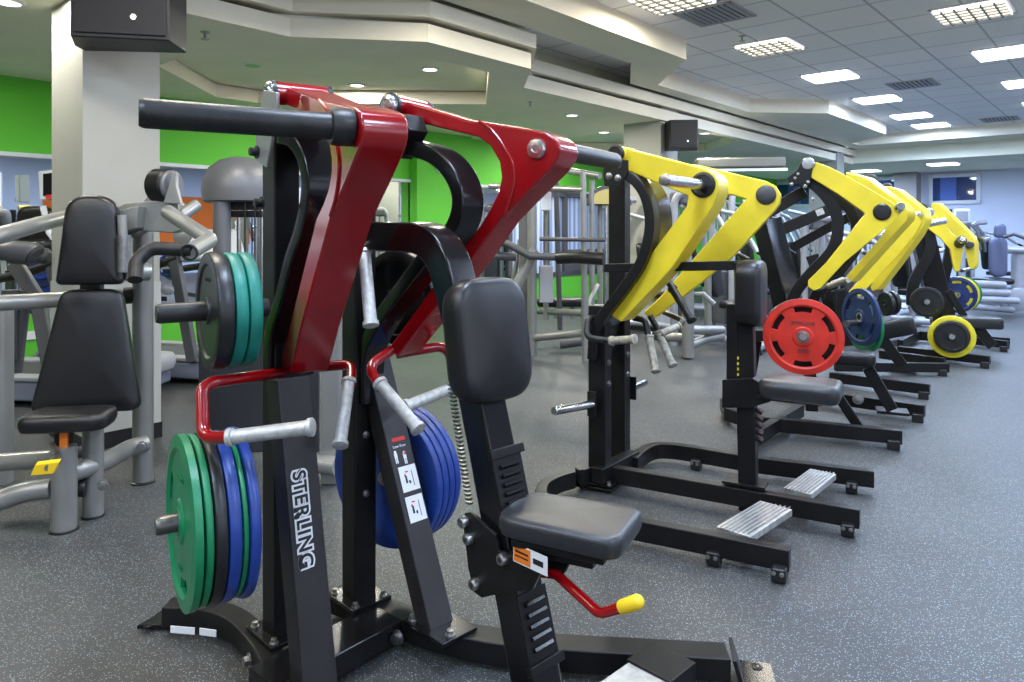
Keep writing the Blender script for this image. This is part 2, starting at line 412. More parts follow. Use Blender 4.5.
# lower soffit by the green wall, with two lit recesses
SOFF = Sout[:9]+[(16.9,VR)]+Sin
rec = [(2.7,-5.75),(2.7,-6.6),(3.75,-7.65),(4.25,-7.65),(6.05,-5.75),(4.85,-4.57),(3.9,-4.57)]
rec2 = [(u+6.3, max(v-.40, -7.85)) for u, v in rec]
def slab_holes(name, outer, holes, z0, z1, m):
    bm = bmesh.new()
    def loop(pts, z):
        vs = [bm.verts.new(R(u, v, z)) for u, v in pts]
        return vs, [bm.edges.new((vs[i], vs[(i+1) % len(vs)])) for i in range(len(vs))]
    es = []; loops = []
    for pts in [outer]+holes:
        vs, e = loop(pts, z0); es += e; loops.append((pts, vs))
    bmesh.ops.triangle_fill(bm, edges=es, use_beauty=True)
    for pts, vs in loops:
        tv = [bm.verts.new(R(u, v, z1)) for u, v in pts]
        for i in range(len(vs)):
            j = (i+1) % len(vs); bm.faces.new((vs[i], vs[j], tv[j], tv[i]))
    me = bpy.data.meshes.new(name); bmesh.ops.recalc_face_normals(bm, faces=bm.faces); bm.to_mesh(me); bm.free(); me.materials.append(m)
    o = bpy.data.objects.new(name, me); COL.objects.link(o); o['kind'] = 'structure'; return o
slab_holes('ceiling_soffit', SOFF, [], ZS, ZT+.05, M['soffit'])
slab_holes('ceiling_lower', Lout+[(16.9,VW),(UB,VW)], [rec, rec2], ZL, ZL+.14, M['soffit'])
slab('ceiling_recess', [(UB,VW),(UB,-5.15),(2.6,-5.15),(3.75,-4.35),(5.0,-4.35),(6.2,-5.1),(16.9,-5.05),(16.9,VW)], ZL+.15, 3.36, M['soffit'])
slab('trim_7', [(UB,-5.3),(UB,-4.80),(2.95,-4.80),(3.72,-4.13),(5.0,-4.13),(5.65,-4.74),(16.9,-4.83),(16.9,-5.3),(6.3,-5.3),(5.3,-4.45),(3.7,-4.45),(2.6,-5.3)], 2.995, 3.12, M['fascia'])
edge = MB()
for pts, close in ((rec, 1), (rec2, 1), (Lout, 0)):
    n_ = len(pts)
    for i in range(n_ if close else n_-1):
        p, q = R(*pts[i], ZL+.07), R(*pts[(i+1) % n_], ZL+.07); d = (q-p).normalized(); nn = V((-d.y, d.x, 0))
        edge.beam(p, q, .012, .142, nn)
struct('trim_5', edge, M['fascia'])
# far bulkhead, far ceiling
roomobj('ceiling_far', rbox(16.9, UF, VW, VR, 2.84, 3.2), M['soffit'])
struct('column_5', rbox(UF-.5, UF, px_on_far(899), px_on_far(921), 0, 2.84), M['bulk'])
# columns
def column(i, u, v, top=3.1):
    c = MB(); rbox(u, u+.456, v-.575, v, 0, top, c); o = struct('column_%d' % i, c, M['cream'])
    obj('lower_cladding', rbox(u-.006, u+.462, v-.581, v+.006, .1, 1.02), M['creamlow'], o)
    obj('plinth', rbox(u-.012, u+.468, v-.587, v+.012, 0, .1), M['blackbase'], o)
column(1, 1.549, -4.857); column(2, 8.47, -4.857); column(3, 15.7, -4.857)
column(4, 15.7, 1.0)
# ------------------------------------------------------------ ceiling lights
def panel(u, v, cool, z=ZT):
    cool = cool or v > -1.5
    t = thing('ceiling_light', '', 'ceiling light', R(u, v, z), 'square ceiling panel lights')
    f = MB(); s = .3
    for a, b2, c, d in ((-s,s,-s,-s+.03),(-s,s,s-.03,s),(-s,-s+.03,-s,s),(s-.03,s,-s,s)): rbox(u+a, u+b2, v+c, v+d, z-.012, z+.002, f)
    obj('frame', f, M['alum'], t)
    obj('diffuser', rbox(u-s+.03, u+s-.03, v-s+.03, v+s-.03, z-.03, z), M['lampc' if u > 8.6 else 'lamp'], t)
    g = MB()
    for k in range(1, 6):
        q = -s+k*s/3; rbox(u+q-.008, u+q+.008, v-s+.03, v+s-.03, z-.045, z-.03, g); rbox(u-s+.03, u+s-.03, v+q-.008, v+q+.008, z-.045, z-.03, g)
    if u < 8.6: obj('louvre', g, M['louvre'], t)
    l = bpy.data.lights.new('panel_lamp', 'AREA'); l.energy = PANEL_W*(2.3 if u > 12 else 1.6 if cool else 1); l.shape = 'SQUARE'; l.size = .55
    l.color = (.50,.67,1.0) if u > 10 else (.62,.76,1.0) if cool else (1,.93,.80)
    lo = bpy.data.objects.new('lamp', l); COL.objects.link(lo); lo.parent = t; lo.location = (0,0,-.045); lo.rotation_euler = (0,0,ROT)
    return t
us = [5.55, 7.67, 9.65, 11.8, 13.86, 15.35]
names = ['nearest in left row', 'second along left row, by the soffit corner', 'third along left row', 'fourth along the left row', 'fifth along the left row', 'last of the left row by the beam']
for i, u in enumerate(us): panel(u, -3.07, u > 8.6)['label'] = 'square white ceiling panel light, '+names[i]
names = ['at the top edge', 'second down at the right edge', 'third, cut by the right edge', 'fourth']
for i, u in enumerate(us[1:5]): panel(u, -1.2, u > 8.6)['label'] = 'square white ceiling panel light of the right row, '+names[i]
ORD = ['first','second','third','fourth','fifth','sixth']
for i, u in enumerate((3.4, 1.3, -.8, -3)): panel(u, -3.07, False)['label'] = 'square ceiling panel light above the red machine row, out of view, %s going back' % ORD[i]
for i, u in enumerate((5.55, 3.4, 1.3, -.8, -3)): panel(u, -1.2, False)['label'] = 'square ceiling panel light above the viewer, out of view, %s going back' % ORD[i]
for i, u in enumerate((-2, 1.3, 4.6, 7.67, 11, 14.2)):
    panel(u, 1.2, u > 8)['label'] = 'square ceiling panel light in the row right of view, %s from the back' % ORD[i]
    panel(u, 3.6, u > 8)['label'] = 'square ceiling panel light in the rightmost row, out of view, %s from the back' % ORD[i]
for u, v, s in ((19.0, -5.2, 'above the left far window'), (18.2, -3.4, 'nearest the right far window'), (18.8, .6, 'at the far right end')):
    panel(u, v, True, 2.84)['label'] = 'white panel light on the low far ceiling '+s
def downlight(p, label, lit=True, r=.085, e=36):
    t = thing('downlight', label, 'downlight', p, 'round recessed downlights')
    obj('rim', MB().lathe(p, (0,0,-1), [(r*.8,-.002),(r*1.15,-.002),(r*1.15,.008),(r*.85,.01)], 24, loop=True), M['alum'], t)
    obj('lens', MB().lathe(p, (0,0,-1), [(r*.8,0),(r*.8,.009)], 24), M['lamp' if lit else 'steel'], t)
    if lit:
        l = bpy.data.lights.new('spot', 'AREA'); l.shape = 'DISK'; l.size = r*1.5; l.energy = e; l.color = (1,.96,.86)
        lo = bpy.data.objects.new('lamp', l); COL.objects.link(lo); lo.parent = t; lo.location = (0,0,-.02)
def atz(px, py, z):
    Y = F*(z-HC)/(HY-py); return V(((px-CX)/F*Y, Y, z))
downlight(atz(430,69,ZL+.149), 'lit round downlight above the two red arms in the ceiling recess')
downlight(atz(357,85,ZL+.149), 'smaller lit round downlight left of the brightest one in the recess')
downlight(atz(252,65,ZL+.149), 'unlit glassy round downlight at the left of the recess', False)
downlight(atz(572,115,ZL-.001), 'lit round downlight above the red horn, on the low soffit')
downlight(atz(604,132,ZL-.001), 'small distant round downlight above the first yellow machine')
downlight(atz(705,133,ZL-.001), 'lit round downlight beside the far column speaker')
downlight(atz(55,-8,ZL-.001), 'lit downlight at the top left corner of the picture', e=9)
downlight(R(.6,-7.0,ZL-.001), 'unseen round downlight added to brighten the left green wall')  # extra fitting out of view, added to lift the dark left wall
downlight(R(9.6,-7.3,ZL-.001), 'round downlight added to brighten the projecting green wall, hidden by the red arms')  # extra hidden fitting, added to make the green wall brighter
downlight(atz(8,2,ZL-.001), 'lit downlight at the far top left corner', e=9)
for px, py, s in ((715,14,'beside the nearest lights'), (913,84,'in the middle of the tile ceiling'), (1000,119,'near the far white beam')):
    c = atz(px, py, ZT); u, v = c.dot(U_), c.dot(V_)
    t = thing('ceiling_vent', 'grey louvred ceiling vent '+s, 'vent', c, 'ceiling vents')
    f = MB(); s = .28
    for a, b2, c1, d in ((-s,s,-s,-s+.03),(-s,s,s-.03,s),(-s,-s+.03,-s,s),(s-.03,s,-s,s)): rbox(u+a, u+b2, v+c1, v+d, ZT-.012, ZT+.002, f)
    obj('frame', f, M['ventm'], t)
    obj('backing', rbox(u-s, u+s, v-s, v+s, ZT-.003, ZT-.001), M['dark'], t)
    g = MB()
    for k in range(9): g.box(R(u, v-s+.06+k*.056, ZT-.014), 2*s-.05, .026, .004, (U_, (V_+UP*.7).normalized(), (UP-V_*.7).normalized()))
    obj('louvre', g, M['ventm'], t)
for px, py, z in ((205,32,ZL),(530,102,ZL),(742,36,ZT)):
    p = atz(px, py, z)
    tag(obj('sprinkler', MB().lathe(p, (0,0,-1), [(.035,0),(.035,.006),(.01,.008),(.01,.05),(.03,.052),(.03,.056)], 14), M['steel'], loc=p),
        'small metal sprinkler head on the '+('soffit above the left column speaker' if px < 300 else 'soffit above the red arm' if px < 600 else 'tile ceiling by the vent'), 'sprinkler')
# ------------------------------------------------------------ weight plates
def plate(c, ax, r, t, m, label, cat='weight plate', style='solid', group=None, marks=None):
    """c: centre of the outer face; ax: unit vector pointing OUT of the outer face; t: thickness"""
    c = V(c); ax = V(ax).normalized(); th = thing('weight_plate', label, cat, c, group)
    if style in ('slots', 'rounds'):
        n = 72; x = ax.cross(UP).normalized(); y = x.cross(ax)
        rad = [.026, r*.24, r*.27, r*.60, r*.65, r*.80, r*.85, r]
        hz = [0, 0, -.006, -.008, -.008, -.008, 0, 0]
        mb = MB(); vs = []; idx = lambda s, i, k: (s*len(rad)+i)*n + k % n
        for s in (0, 1):
            for i, q in enumerate(rad):
                for k in range(n):
                    A = 2*math.pi*(k+.5)/n; h = hz[i] if s == 0 else -t-hz[i]
                    if i == len(rad)-1: h += -.004 if s == 0 else .004
                    vs.append(c+ax*h+x*(q*math.cos(A))+y*(q*math.sin(A)))
        if style == 'rounds': rad = [.026, r*.24, r*.27, r*.46, r*.50, r*.74, r*.85, r]
        hole = lambda i, k: i == 4 and ((k % 12) in (2,3,4,5,6,7,8) if style == 'slots' else (k % 24) in (0,1,2,3,4,5))
        fs = []
        for i in range(len(rad)-1):
            for k in range(n):
                if hole(i, k):
                    for (i0,k0,i1,k1,ok) in ((i,k,i,k+1,True),(i+1,k,i+1,k+1,True),(i,k,i+1,k,not hole(i,(k-1) % n)),(i,k+1,i+1,k+1,not hole(i,(k+1) % n))):
                        if ok: fs.append((idx(0,i0,k0), idx(0,i1,k1), idx(1,i1,k1), idx(1,i0,k0)))
                else:
                    fs.append((idx(0,i,k), idx(0,i,k+1), idx(0,i+1,k+1), idx(0,i+1,k)))
                    fs.append((idx(1,i,k), idx(1,i,k+1), idx(1,i+1,k+1), idx(1,i+1,k)))
        for k in range(n):
            fs.append((idx(0,0,k), idx(0,0,k+1), idx(1,0,k+1), idx(1,0,k)))
            fs.append((idx(0,len(rad)-1,k), idx(0,len(rad)-1,k+1), idx(1,len(rad)-1,k+1), idx(1,len(rad)-1,k)))
        mb.add(vs, fs); obj('disc', mb, m, th, smooth=35)
    else:
        e = .008
        p = [(.026,0),(r*.2,0),(r*.24,-.006),(r*.76,-.006),(r*.8,0),(r-e,0),(r-e*.3,-e*.3),(r,-e),(r,-t+e),(r-e*.3,-t+e*.3),(r-e,-t),(r*.8,-t),(r*.76,-t+.006),(.026,-t+.006)]
        obj('disc', MB().lathe(c, ax, p, 56, loop=True), m, th, smooth=35)
        if style == 'never':
            x = ax.cross(UP).normalized(); y = x.cross(ax); hm = MB()
            for k in range(4):
                A = math.pi/4+k*math.pi/2; q = c+x*(r*.5*math.cos(A))+y*(r*.5*math.sin(A))
                hm.lathe(q, ax, [(r*.1,-.014),(r*.115,-.012),(r*.13,-.001),(r*.15,0),(r*.17,-.002),(r*.175,-.007)], 20)
            objs('finger_hole', hm, m, th); hd = MB()
            for k in range(4):
                A = math.pi/4+k*math.pi/2; q = c+x*(r*.5*math.cos(A))+y*(r*.5*math.sin(A)); hd.lathe(q, ax, [(r*.105,-.006),(r*.105,-.0045)], 20)
            objs('finger_hole_floor', hd, m, th)
        if style == 'lugs':
            x = ax.cross(UP).normalized(); y = x.cross(ax); lm = MB()
            for k in range(8):
                A = k*math.pi/4+.2; lm.beam(c-ax*.004+x*((r-.004)*math.cos(A-.17))+y*((r-.004)*math.sin(A-.17)), c-ax*.004+x*((r-.004)*math.cos(A+.17))+y*((r-.004)*math.sin(A+.17)), t*.7, .012, ax)
    obj('hub_ring', MB().lathe(c, ax, [(.024,.002),(.036,.002),(.038,-.001),(.038,-t),(.036,-t-.001),(.024,-t-.001)], 24, loop=True), M['steel'] if style == 'slots' else m, th)
    if marks:
        x = -ax.cross(UP).normalized()
        y = ax.cross(x); 
        for s, dy, sz in marks: txt('raised_lettering', s, sz, c+y*dy-ax*.0055, x, y, M['dark_r'] if m is M['red_r'] else m, th, ext=.002)
    return th
# ------------------------------------------------------------ machine part helpers
def horn(p0, p1, r, parent, m, collar=True, name='weight_horn', capm=None):
    d = (V(p1)-V(p0)).normalized(); L = (V(p1)-V(p0)).length
    o = obj(name, MB().lathe(p0, d, [(r,0),(r,L-.012),(r*.96,L-.006),(r*.86,L)], 24), m, parent)
    if collar: obj('collar', MB().lathe(p0, d, [(r*1.35,0),(r*1.42,.006),(r*1.42,.04),(r*1.3,.052),(r,.054)], 28), M['horn'], o)
    if capm: obj('end_cap', MB().lathe(p1, d, [(r*.93,-.01),(r*.95,.004),(r*.8,.012),(r*.3,.014)], 20), capm, o)
    return o
def bolt(mb, p, n, r=.011, h=.01):
    mb.lathe(p, n, [(r*1.5,0),(r*1.5,.003),(r,.0035),(r,h),(r*.6,h+.001)], 10); return mb
def arm(pts, n, N, T, m, parent, name='press_arm', sheet=True):
    nn = V((n[0], n[1], 0)); P = [onp(x, y, n, N) for x, y in pts]
    return obj(name, MB().prism(P, nn*T), m, parent, bev=.007)
def grip(path, r, parent, m, gm, gpath, gr=None, name='handle'):
    o = obj(name, MB().tube(path, r), m, parent)
    gr = gr or r*1.12; g = MB().tube(gpath, gr, 18)
    for a, b_ in ((gpath[0], gpath[1]), (gpath[-1], gpath[-2])):
        d = (V(b_)-V(a)).normalized(); g.lathe(V(a)-d*.002, d, [(gr*.9,0),(gr*1.25,.003),(gr*1.25,.014),(gr,.017)], 18)
    obj('hand_grip', g, gm, o); return o
# ============================================================ RED MACHINE (foreground)
n1 = (.839, .545); N1 = .613; n2 = (.53, .848); N2 = 1.77
n1v = V((*n1, 0)); n2v = V((*n2, 0))
p_ = V((.714,.70,0)); a_ = V((.70,-.714,0)); NC = 1.21
GR = 'plate-loaded lever machines in the row'
def cen(px, py, N=NC, p=p_): return onp(px, py, (p.x, p.y), N)
red = thing('row_machine', 'red-armed black plate-loaded row machine with chest pad and seat, nearest the camera', 'exercise machine', (-.3, 2.1, 0), GR)
K = M['black']
# base
lp = crv([G(167,612,.055), G(205,614,.055), G(236,625,.055), G(262,650,.055), G(287,695,.055), G(312,752,.055), V((-.36,1.42,.055))], 5)
o = obj('base_rail', MB().sweep(lp, .075, .07, None), K, red, bev=.005)
st = MB()
for x0, x1 in ((176,203), (206,224)):
    q = [G(x0,621,.05), G(x1,623 if x1 < 210 else 625,.05)]
obj('rail_sticker', MB().beam(G(178,620.5,.045)+V((0,-.052,0)), G(202,622,.045)+V((0,-.055,0)), .003, .022, V((0,1,0))), M['white'], o)
obj('rail_sticker', MB().beam(G(207,622,.045)+V((0,-.056,0)), G(223,624.5,.045)+V((.0,-.054,0)), .003, .022, V((.15,1,0))), M['white'], o)
rp = crv([G(335,597,.055), G(372,610,.055), G(405,622,.055), G(440,634,.055), G(478,643,.055), G(520,649,.055), G(600,655,.055), G(728,662,.055)], 5)
o2 = obj('base_rail', MB().sweep(rp, .092, .07, None), K, red, bev=.005)
e = rp[-1]
pl = MB(); pl.box(e+V((.025,0,.0)), .012, .13, .085, (V((.93,-.2,.3)).normalized(), V((.2,.98,0)).normalized(), V((-.3,0,.95)).normalized()))
obj('end_plate', pl, K, o2, bev=.003)
fp = MB(); fp.box(e+V((.085,-.01,-.045)), .10, .16, .012, (V((.98,-.18,0)), V((.18,.98,0)), UP)); bolt(fp, e+V((.1,.04,-.04)), UP, .012, .003)
obj('foot_plate', fp, M['black_gloss'], red, bev=.003)
fp = MB(); fp.prism([G(137,629,.008), G(150,622,.008), G(172,606,.008), G(196,604,.008), G(200,628,.008)], (0,0,.012)); bolt(fp, G(148,626,.02), UP, .01, .004)
obj('foot_plate', fp, M['black_gloss'], red, bev=.003)
obj('cross_beam', MB().beam(G(388,622,.055), G(262,690,.055), .15, .072), M['black_gloss'], red, bev=.006)
bm_ = MB()
for x, y in ((398,637),): bolt(bm_, G(x,y,.055), V((-.5,-.85,0)), .016, .02)
bolt(bm_, G(264,652,.055)+V((-.03,-.04,0)), V((-.8,-.6,0)), .014, .018)
objs('bolt', bm_, M['steel'], red)
# uprights
LP = G(281,632,.09); RP = G(359,598,.09)
AXM = (a_, p_, UP)
for P, zt, s in ((LP, 1.66, 'l'), (RP, 1.64, 'r')):
    u = obj('upright', MB().box(V((P.x,P.y,(.09+zt)/2)), .085, .085, zt-.09, AXM), K, red, bev=.006)
    pm = MB().box(V((P.x,P.y,.097)), .17, .15, .014, AXM)
    obj('base_plate', pm, M['black_gloss'], u, bev=.002)
    bb = MB()
    for i, j in ((1,1),(1,-1),(-1,1),(-1,-1)): bolt(bb, V((P.x,P.y,.104))+a_*.065*i+p_*.055*j, UP, .009, .014)
    for z in (.46, .66, 1.12, 1.22): bolt(bb, V((P.x,P.y,z))+a_*.043, a_, .009, .01)
    objs('bolt', bb, M['steel'], u)
# bows: curved flat bars from pivot to the foot of each upright
bowL = [cen(x, y, 1.01) for x, y in ((277,136),(290,140),(300,156),(305,180),(303,206),(297,233),(288,260),(278,300),(268,335),(266,380))]
bowR = [cen(x, y, 1.33) for x, y in ((393,143),(405,147),(428,154),(445,168),(456,190),(456,213),(446,235),(427,253),(402,285),(380,315),(365,342),(360,370),(361,405))]
obj('curved_upright', MB().sweep([q+p_*.075 for q in crv(bowL, 5)], .155, .045, p_), M['black_gloss'], red, bev=.006)
obj('curved_upright', MB().sweep([q+p_*.04 for q in crv(bowR, 5)], .085, .05, p_), M['black_gloss'], red, bev=.006)
# inclined front legs
def leg(p0, p1, w, h, name='front_leg'):
    return obj(name, MB().sweep([p0, p1], w, h, p_), M['leg'], red, bev=.006)
L0 = cen(288,377,1.02); L1 = cen(316,700,1.02)
legL = leg(L0, L1, .105, .075)
R0 = cen(371,352,1.40); R1 = cen(436,627,1.44)
legR = leg(R0, R1, .095, .075, 'front_leg')
obj('base_plate', MB().box(V((R1.x,R1.y,.097))+a_*.02, .2, .14, .012, AXM), M['black_gloss'], legR, bev=.002)
bb = MB(); bolt(bb, V((R1.x,R1.y,.103))+a_*.095-p_*.02, UP, .011, .016); bolt(bb, V((R1.x,R1.y,.103))-a_*.055-p_*.05, UP, .011, .016)
objs('bolt', bb, M['steel'], legR)
# lettering on the near leg, reading downward
def leg_frame(p0, p1, h):
    t = (p1-p0).normalized(); nrm = p_.cross(t).normalized()
    if nrm.dot(a_) < 0: nrm = -nrm
    return t, nrm, h/2
t, nr, hh = leg_frame(L0, L1, .075)
def on_leg(p0, p1, N, px, py, h=.075):
    t, nr, hh = leg_frame(p0, p1, h); q = p0+nr*hh
    D = V(((px-CX)/F, 1, -(py-HY)/F)); O = V((0,0,HC)); k = (q-O).dot(nr)/D.dot(nr); return O+D*k
c_ = on_leg(L0, L1, 1.02, 302, 519)
txt('brand_lettering', 'STERLING', .056, c_+nr*.0012, t, p_, M['white'], legL, ext=.0004, spacing=1.1, off=.0068)
txt('brand_lettering', 'STERLING', .056, c_+nr*.0026, t, p_, M['ink'], legL, ext=.0004, spacing=1.1, off=.0012)
# instruction labels on the far leg
t2, nr2, _ = leg_frame(R0, R1, .075)
def label_on(px, py, w, h, m, parent, dz=.0012):
    c = on_leg(R0, R1, 1.4, px, py); return obj('sticker', MB().box(c+nr2*dz, w, h, .0012, (p_, t2, nr2)), m, parent, bev=.0)
label_on(398,439,.052,.012, M['red_l'], legR)
txt('sticker_print', 'Low Row', .013, on_leg(R0,R1,1.4,399,446)+nr2*.0012, p_, -t2, M['white'], legR)
for dx in (-6, 4):
    c = on_leg(R0,R1,1.4,401+dx*.9,456)
    fig = MB(); fig.lathe(c-t2*.012+nr2*.001, nr2, [(.005,0),(.005,.001)], 10); fig.box(c+nr2*.0012, .012, .016, .001, (p_,t2,nr2))
    fig.box(c+t2*.016-p_*.003+nr2*.0012, .004, .018, .001, (p_,t2,nr2)); fig.box(c+t2*.016+p_*.003+nr2*.0012, .004, .018, .001, (p_,t2,nr2))
    obj('muscle_figure', fig, M['white'], legR)
c = on_leg(R0,R1,1.4,404.5,453); obj('muscle_mark', MB().box(c+nr2*.002, .007, .009, .001, (p_,t2,nr2)), M['red_l'], legR)
for y, x in ((478,409), (508,416)):
    s_ = label_on(x, y, .068, .082, M['white'], legR)
    c = on_leg(R0,R1,1.4,x,y)
    f = MB(); f.lathe(c-t2*.006-p_*.012+nr2*.002, nr2, [(.004,0),(.004,.001)], 10); f.box(c+t2*.006-p_*.012+nr2*.0025, .007, .016, .001, (p_,t2,nr2)); f.box(c+t2*.002+p_*.014+nr2*.0025, .0015, .05, .001, (p_,t2,nr2)); f.box(c+t2*.012+p_*.0+nr2*.0025, .006, .010, .001, (p_,t2,nr2))
    obj('drawing', f, M['ink'], s_)
    obj('drawing', MB().box(c-t2*.022-p_*.006+nr2*.0025, .012, .004, .001, (p_,t2,nr2)).box(c-t2*.012-p_*.014+nr2*.0025, .006, .006, .001, (p_,t2,nr2)), M['red_l'], s_)
# arms with pivots and horns
armL_px = [(279,84),(300,91),(319,99),(340,103),(354,107),(360,112),(362,122),(362,135),(359,148),(345,183),(331,216),(315,275),(300,330),(290,374),(277,372),(288,330),(302,274),(316,218),(323,203),(328,189),(331,172),(331,159),(328,142),(320,127),(308,117),(298,112),(278,103)]
armL = arm(armL_px, n1, N1, .118, M['red'], red)
armR_px = [(398,99),(430,108),(470,120),(479,121),(520,127),(546,132),(556,139),(560,148),(558,158),(551,168),(500,220),(473,259),(441,302),(397,357),(388,348),(437,280),(465,244),(480,225),(490,208),(498,192),(501,177),(499,162),(490,146),(478,137),(440,128),(400,118)]
armR = arm(armR_px, n2, N2, .118, M['red'], red)
def weld(pts, n, N, parent):
    obj('weld_seam', MB().tube(crv([onp(x, y, n, N-.002) for x, y in pts], 5), .004, 8), M['red'], parent)
weld([(319,100),(328,112),(333,124)], n1, N1, armL); weld([(336,140),(339,165),(336,195),(330,216)], n1, N1, armL)
weld([(479,121),(492,130),(504,146),(513,166),(513,190),(505,215)], n2, N2, armR)
def pivot(px0, py0, n, N, L, r, parent, back=.055):
    nv = V((*n, 0)); c = onp(px0, py0, n, N)
    q = obj('pivot_barrel', MB().lathe(c-nv*.035, nv, [(r*1.04,.0),(r*1.04,L)], 28), M['red'], parent)
    objs('pivot_washer', MB().lathe(c-nv*.035, nv, [(r*1.12,-.006),(r*1.14,.006),(r*1.0,.008)], 28).lathe(c-nv*.035, nv, [(r,L-.004),(r*1.14,L),(r*1.12,L+.012)], 28), M['horn'], q)
    objs('pivot_cap', MB().lathe(c-nv*.04, -nv, [(r,-.002),(r,.006),(r*.86,.014),(r*.5,.018),(r*.45,.014),(r*.2,.014)], 28).lathe(c-nv*.035+nv*L, nv, [(r*.95,.004),(r*.95,.012),(r*.7,.02)], 28), M['chrome'], q)
    return c
cL = pivot(284,94, n1, N1, .165, .034, armL)
cR = pivot(398,107, n2, N2, .165, .036, armR)
h0 = onp(352,128, n1, N1); hv = -V((.875,.484,0)).normalized()
horn(h0, h0+hv*.45, .0315, armL, M['horn'])
h1 = onp(556,150, n2, N2+.118); hr = horn(h1, h1+V((.54,.84,0)).normalized()*.42, .029, armR, M['horn'], collar=False)
obj('horn_cap', MB().lathe(onp(537,149,n2,N2), -n2v, [(.031,-.002),(.031,.005),(.026,.012),(.012,.013),(.010,.010),(.004,.010)], 28), M['chrome'], armR)
obj('arm_seam_left', MB().sweep([onp(331,216,n1,N1+.006), onp(331,217,n1,N1+.112)], .003, .003, UP), M['red'], armL)
# pivot brackets
bl = [onp(x, y, (p_.x,p_.y), .965) for x, y in ((263,90),(276,92),(276,112),(272,135),(266,168),(254,158),(256,128))]
obj('pivot_bracket', MB().prism(bl, p_*.012), M['silver'], red, bev=.003)
obj('pivot_bracket', MB().prism([q+p_*.17 for q in bl], p_*.012), K, red, bev=.003)
bk = MB()
for x, y in ((257,152),(262,203)): bolt(bk, onp(x,y,(p_.x,p_.y),.965), -p_, .013, .022)
objs('bolt', bk, M['horn'], red)
br = [onp(x, y, (p_.x,p_.y), 1.30) for x, y in ((389,112),(404,114),(410,130),(402,146),(394,158),(385,156))]
obj('pivot_bracket', MB().prism(br, p_*.07), K, red, bev=.003)
# handles
def pa(*l): return [at(*q) for q in l]
g_ = fil(pa((285,372,2.24),(213,382,1.93),(202,388,1.90),(203,438,1.84),(232,437,1.80)), .05)
grip(g_, .0165, armL, M['red'], M['grip'], pa((228,437.5,1.80),(313,427,1.78)))
g_ = fil(pa((318,367,2.32),(352,364,2.3),(351,385,2.22)), .05)
grip(g_, .0165, armL, M['red'], M['grip'], pa((349,380,2.23),(340,446,2.06)))
grip(pa((366,252,2.12),(358,246,2.12),(340,240,2.12)), .012, armL, M['chrome'], M['grip'], pa((364,250,2.12),(371,326,2.02)), .0185, name='upper_handle')
g_ = fil(pa((392,350,2.34),(368,366,2.26),(381,388,2.2)), .06)
grip(g_, .0165, armR, M['red'], M['grip'], pa((379,382,2.2),(419,430,2.08)))
g_ = fil(pa((396,354,2.42),(448,345,2.44),(457,388,2.38),(449,389,2.36)), .05)
grip(g_, .0165, armR, M['red'], M['grip'], pa((452,388,2.36),(405,407,2.24)))
# chest pad column
cp = fil([cen(x, y) for x, y in ((340,235),(440,238),(462,300))], .2, 8)[:-1]+[cen(470,340), cen(490,440), cen(536,682), cen(553,775)]
colm = obj('pad_column', MB().sweep(cp, .085, .085, p_), M['black_gloss'], red, bev=.007)
# rack teeth along the column
th_ = MB(); q0, q1 = cen(463,388,NC-.045), cen(482,508,NC-.045)
for k in range(30):
    c = q0.lerp(q1, k/29)-a_*.047; th_.box(c, .014, .012, .0045, AXM)
obj('rack_teeth', th_, M['steel'], colm)
obj('column_rail', MB().beam(G(540,651,.055), V((.13,1.45,.055)), .09, .07), K, red, bev=.005)
tcol = (cen(536,682)-cen(490,440)).normalized(); ncol = p_.cross(tcol).normalized()
if ncol.dot(a_) < 0: ncol = -ncol
for (x, y, L) in ((499,484,.13), (524,622,.15)):
    c = cen(x, y)+ncol*.045
    lv = obj('louvre_plate', MB().box(c, .095, L, .006, (p_, tcol, ncol)), M['black'], colm, bev=.002)
    g = MB()
    for k in range(5): g.box(c+tcol*((k-2)*L/6.2)+ncol*.006, .06, .007, .012, (p_, (tcol+ncol*.6).normalized(), (ncol-tcol*.6).normalized()))
    obj('louvre', g, M['black_gloss'], lv)
    obj('end_bar', MB().box(c+tcol*(L/2+.01)*(1 if y > 600 else -1)+ncol*.004, .11, .022, .016, (p_, tcol, ncol)), M['black'], lv, bev=.002)
# seat carriage
bp = [(462,517),(465,513),(470,512.5),(475.5,517),(495,535),(498,551),(543.6,566),(532,589.6),(499,594),(481.5,598),(474,592.5),(468,569),(464,533)]
pls = [onp(x, y, (p_.x,p_.y), NC-.062) for x, y in bp]
car = obj('seat_carriage', MB().prism(pls, p_*.01).prism([q+p_*.105 for q in pls], p_*.01), K, red, bev=.002)
bb = MB()
for x, y in ((465.5,521),(470.5,538),(476.5,583),(505,558)):
    c = onp(x, y, (p_.x,p_.y), NC-.062); bb.lathe(c, -p_, [(.014,0),(.014,.014),(.011,.018),(.006,.018),(.005,.01)], 16)
objs('carriage_bolt', bb, M['steel'], car)
sa = V((.90,-.436,0)); sp = V((.436,.90,0)); sc = V((.13,1.645,.684))
seat = obj('seat', MB().cushion(sc, sa, sp, UP, [(y, x) for x, y in rrect(.19,.215,.30,[.06,.045,.045,.06], 8)], .05, .016), M['vinyl_seat'], red)
obj('seat_base', MB().box(sc-UP*.036, .22, .16, .018, (sa, sp, UP)).box(sc-UP*.06-sa*.03, .2, .07, .04, (sa, sp, UP)), K, red, bev=.004)
lb = onp(530,559,(p_.x,p_.y),NC-.064)
tb = V((.80,-.60,-.12)).normalized()
st = obj('warning_sticker', MB().box(lb, .105, .0015, .042, (a_, p_, UP)), M['white'], car)
obj('orange_field', MB().box(lb-p_*.0012-a_*.024, .052, .0015, .036, (a_, p_, UP)), M['orange_l'], st)
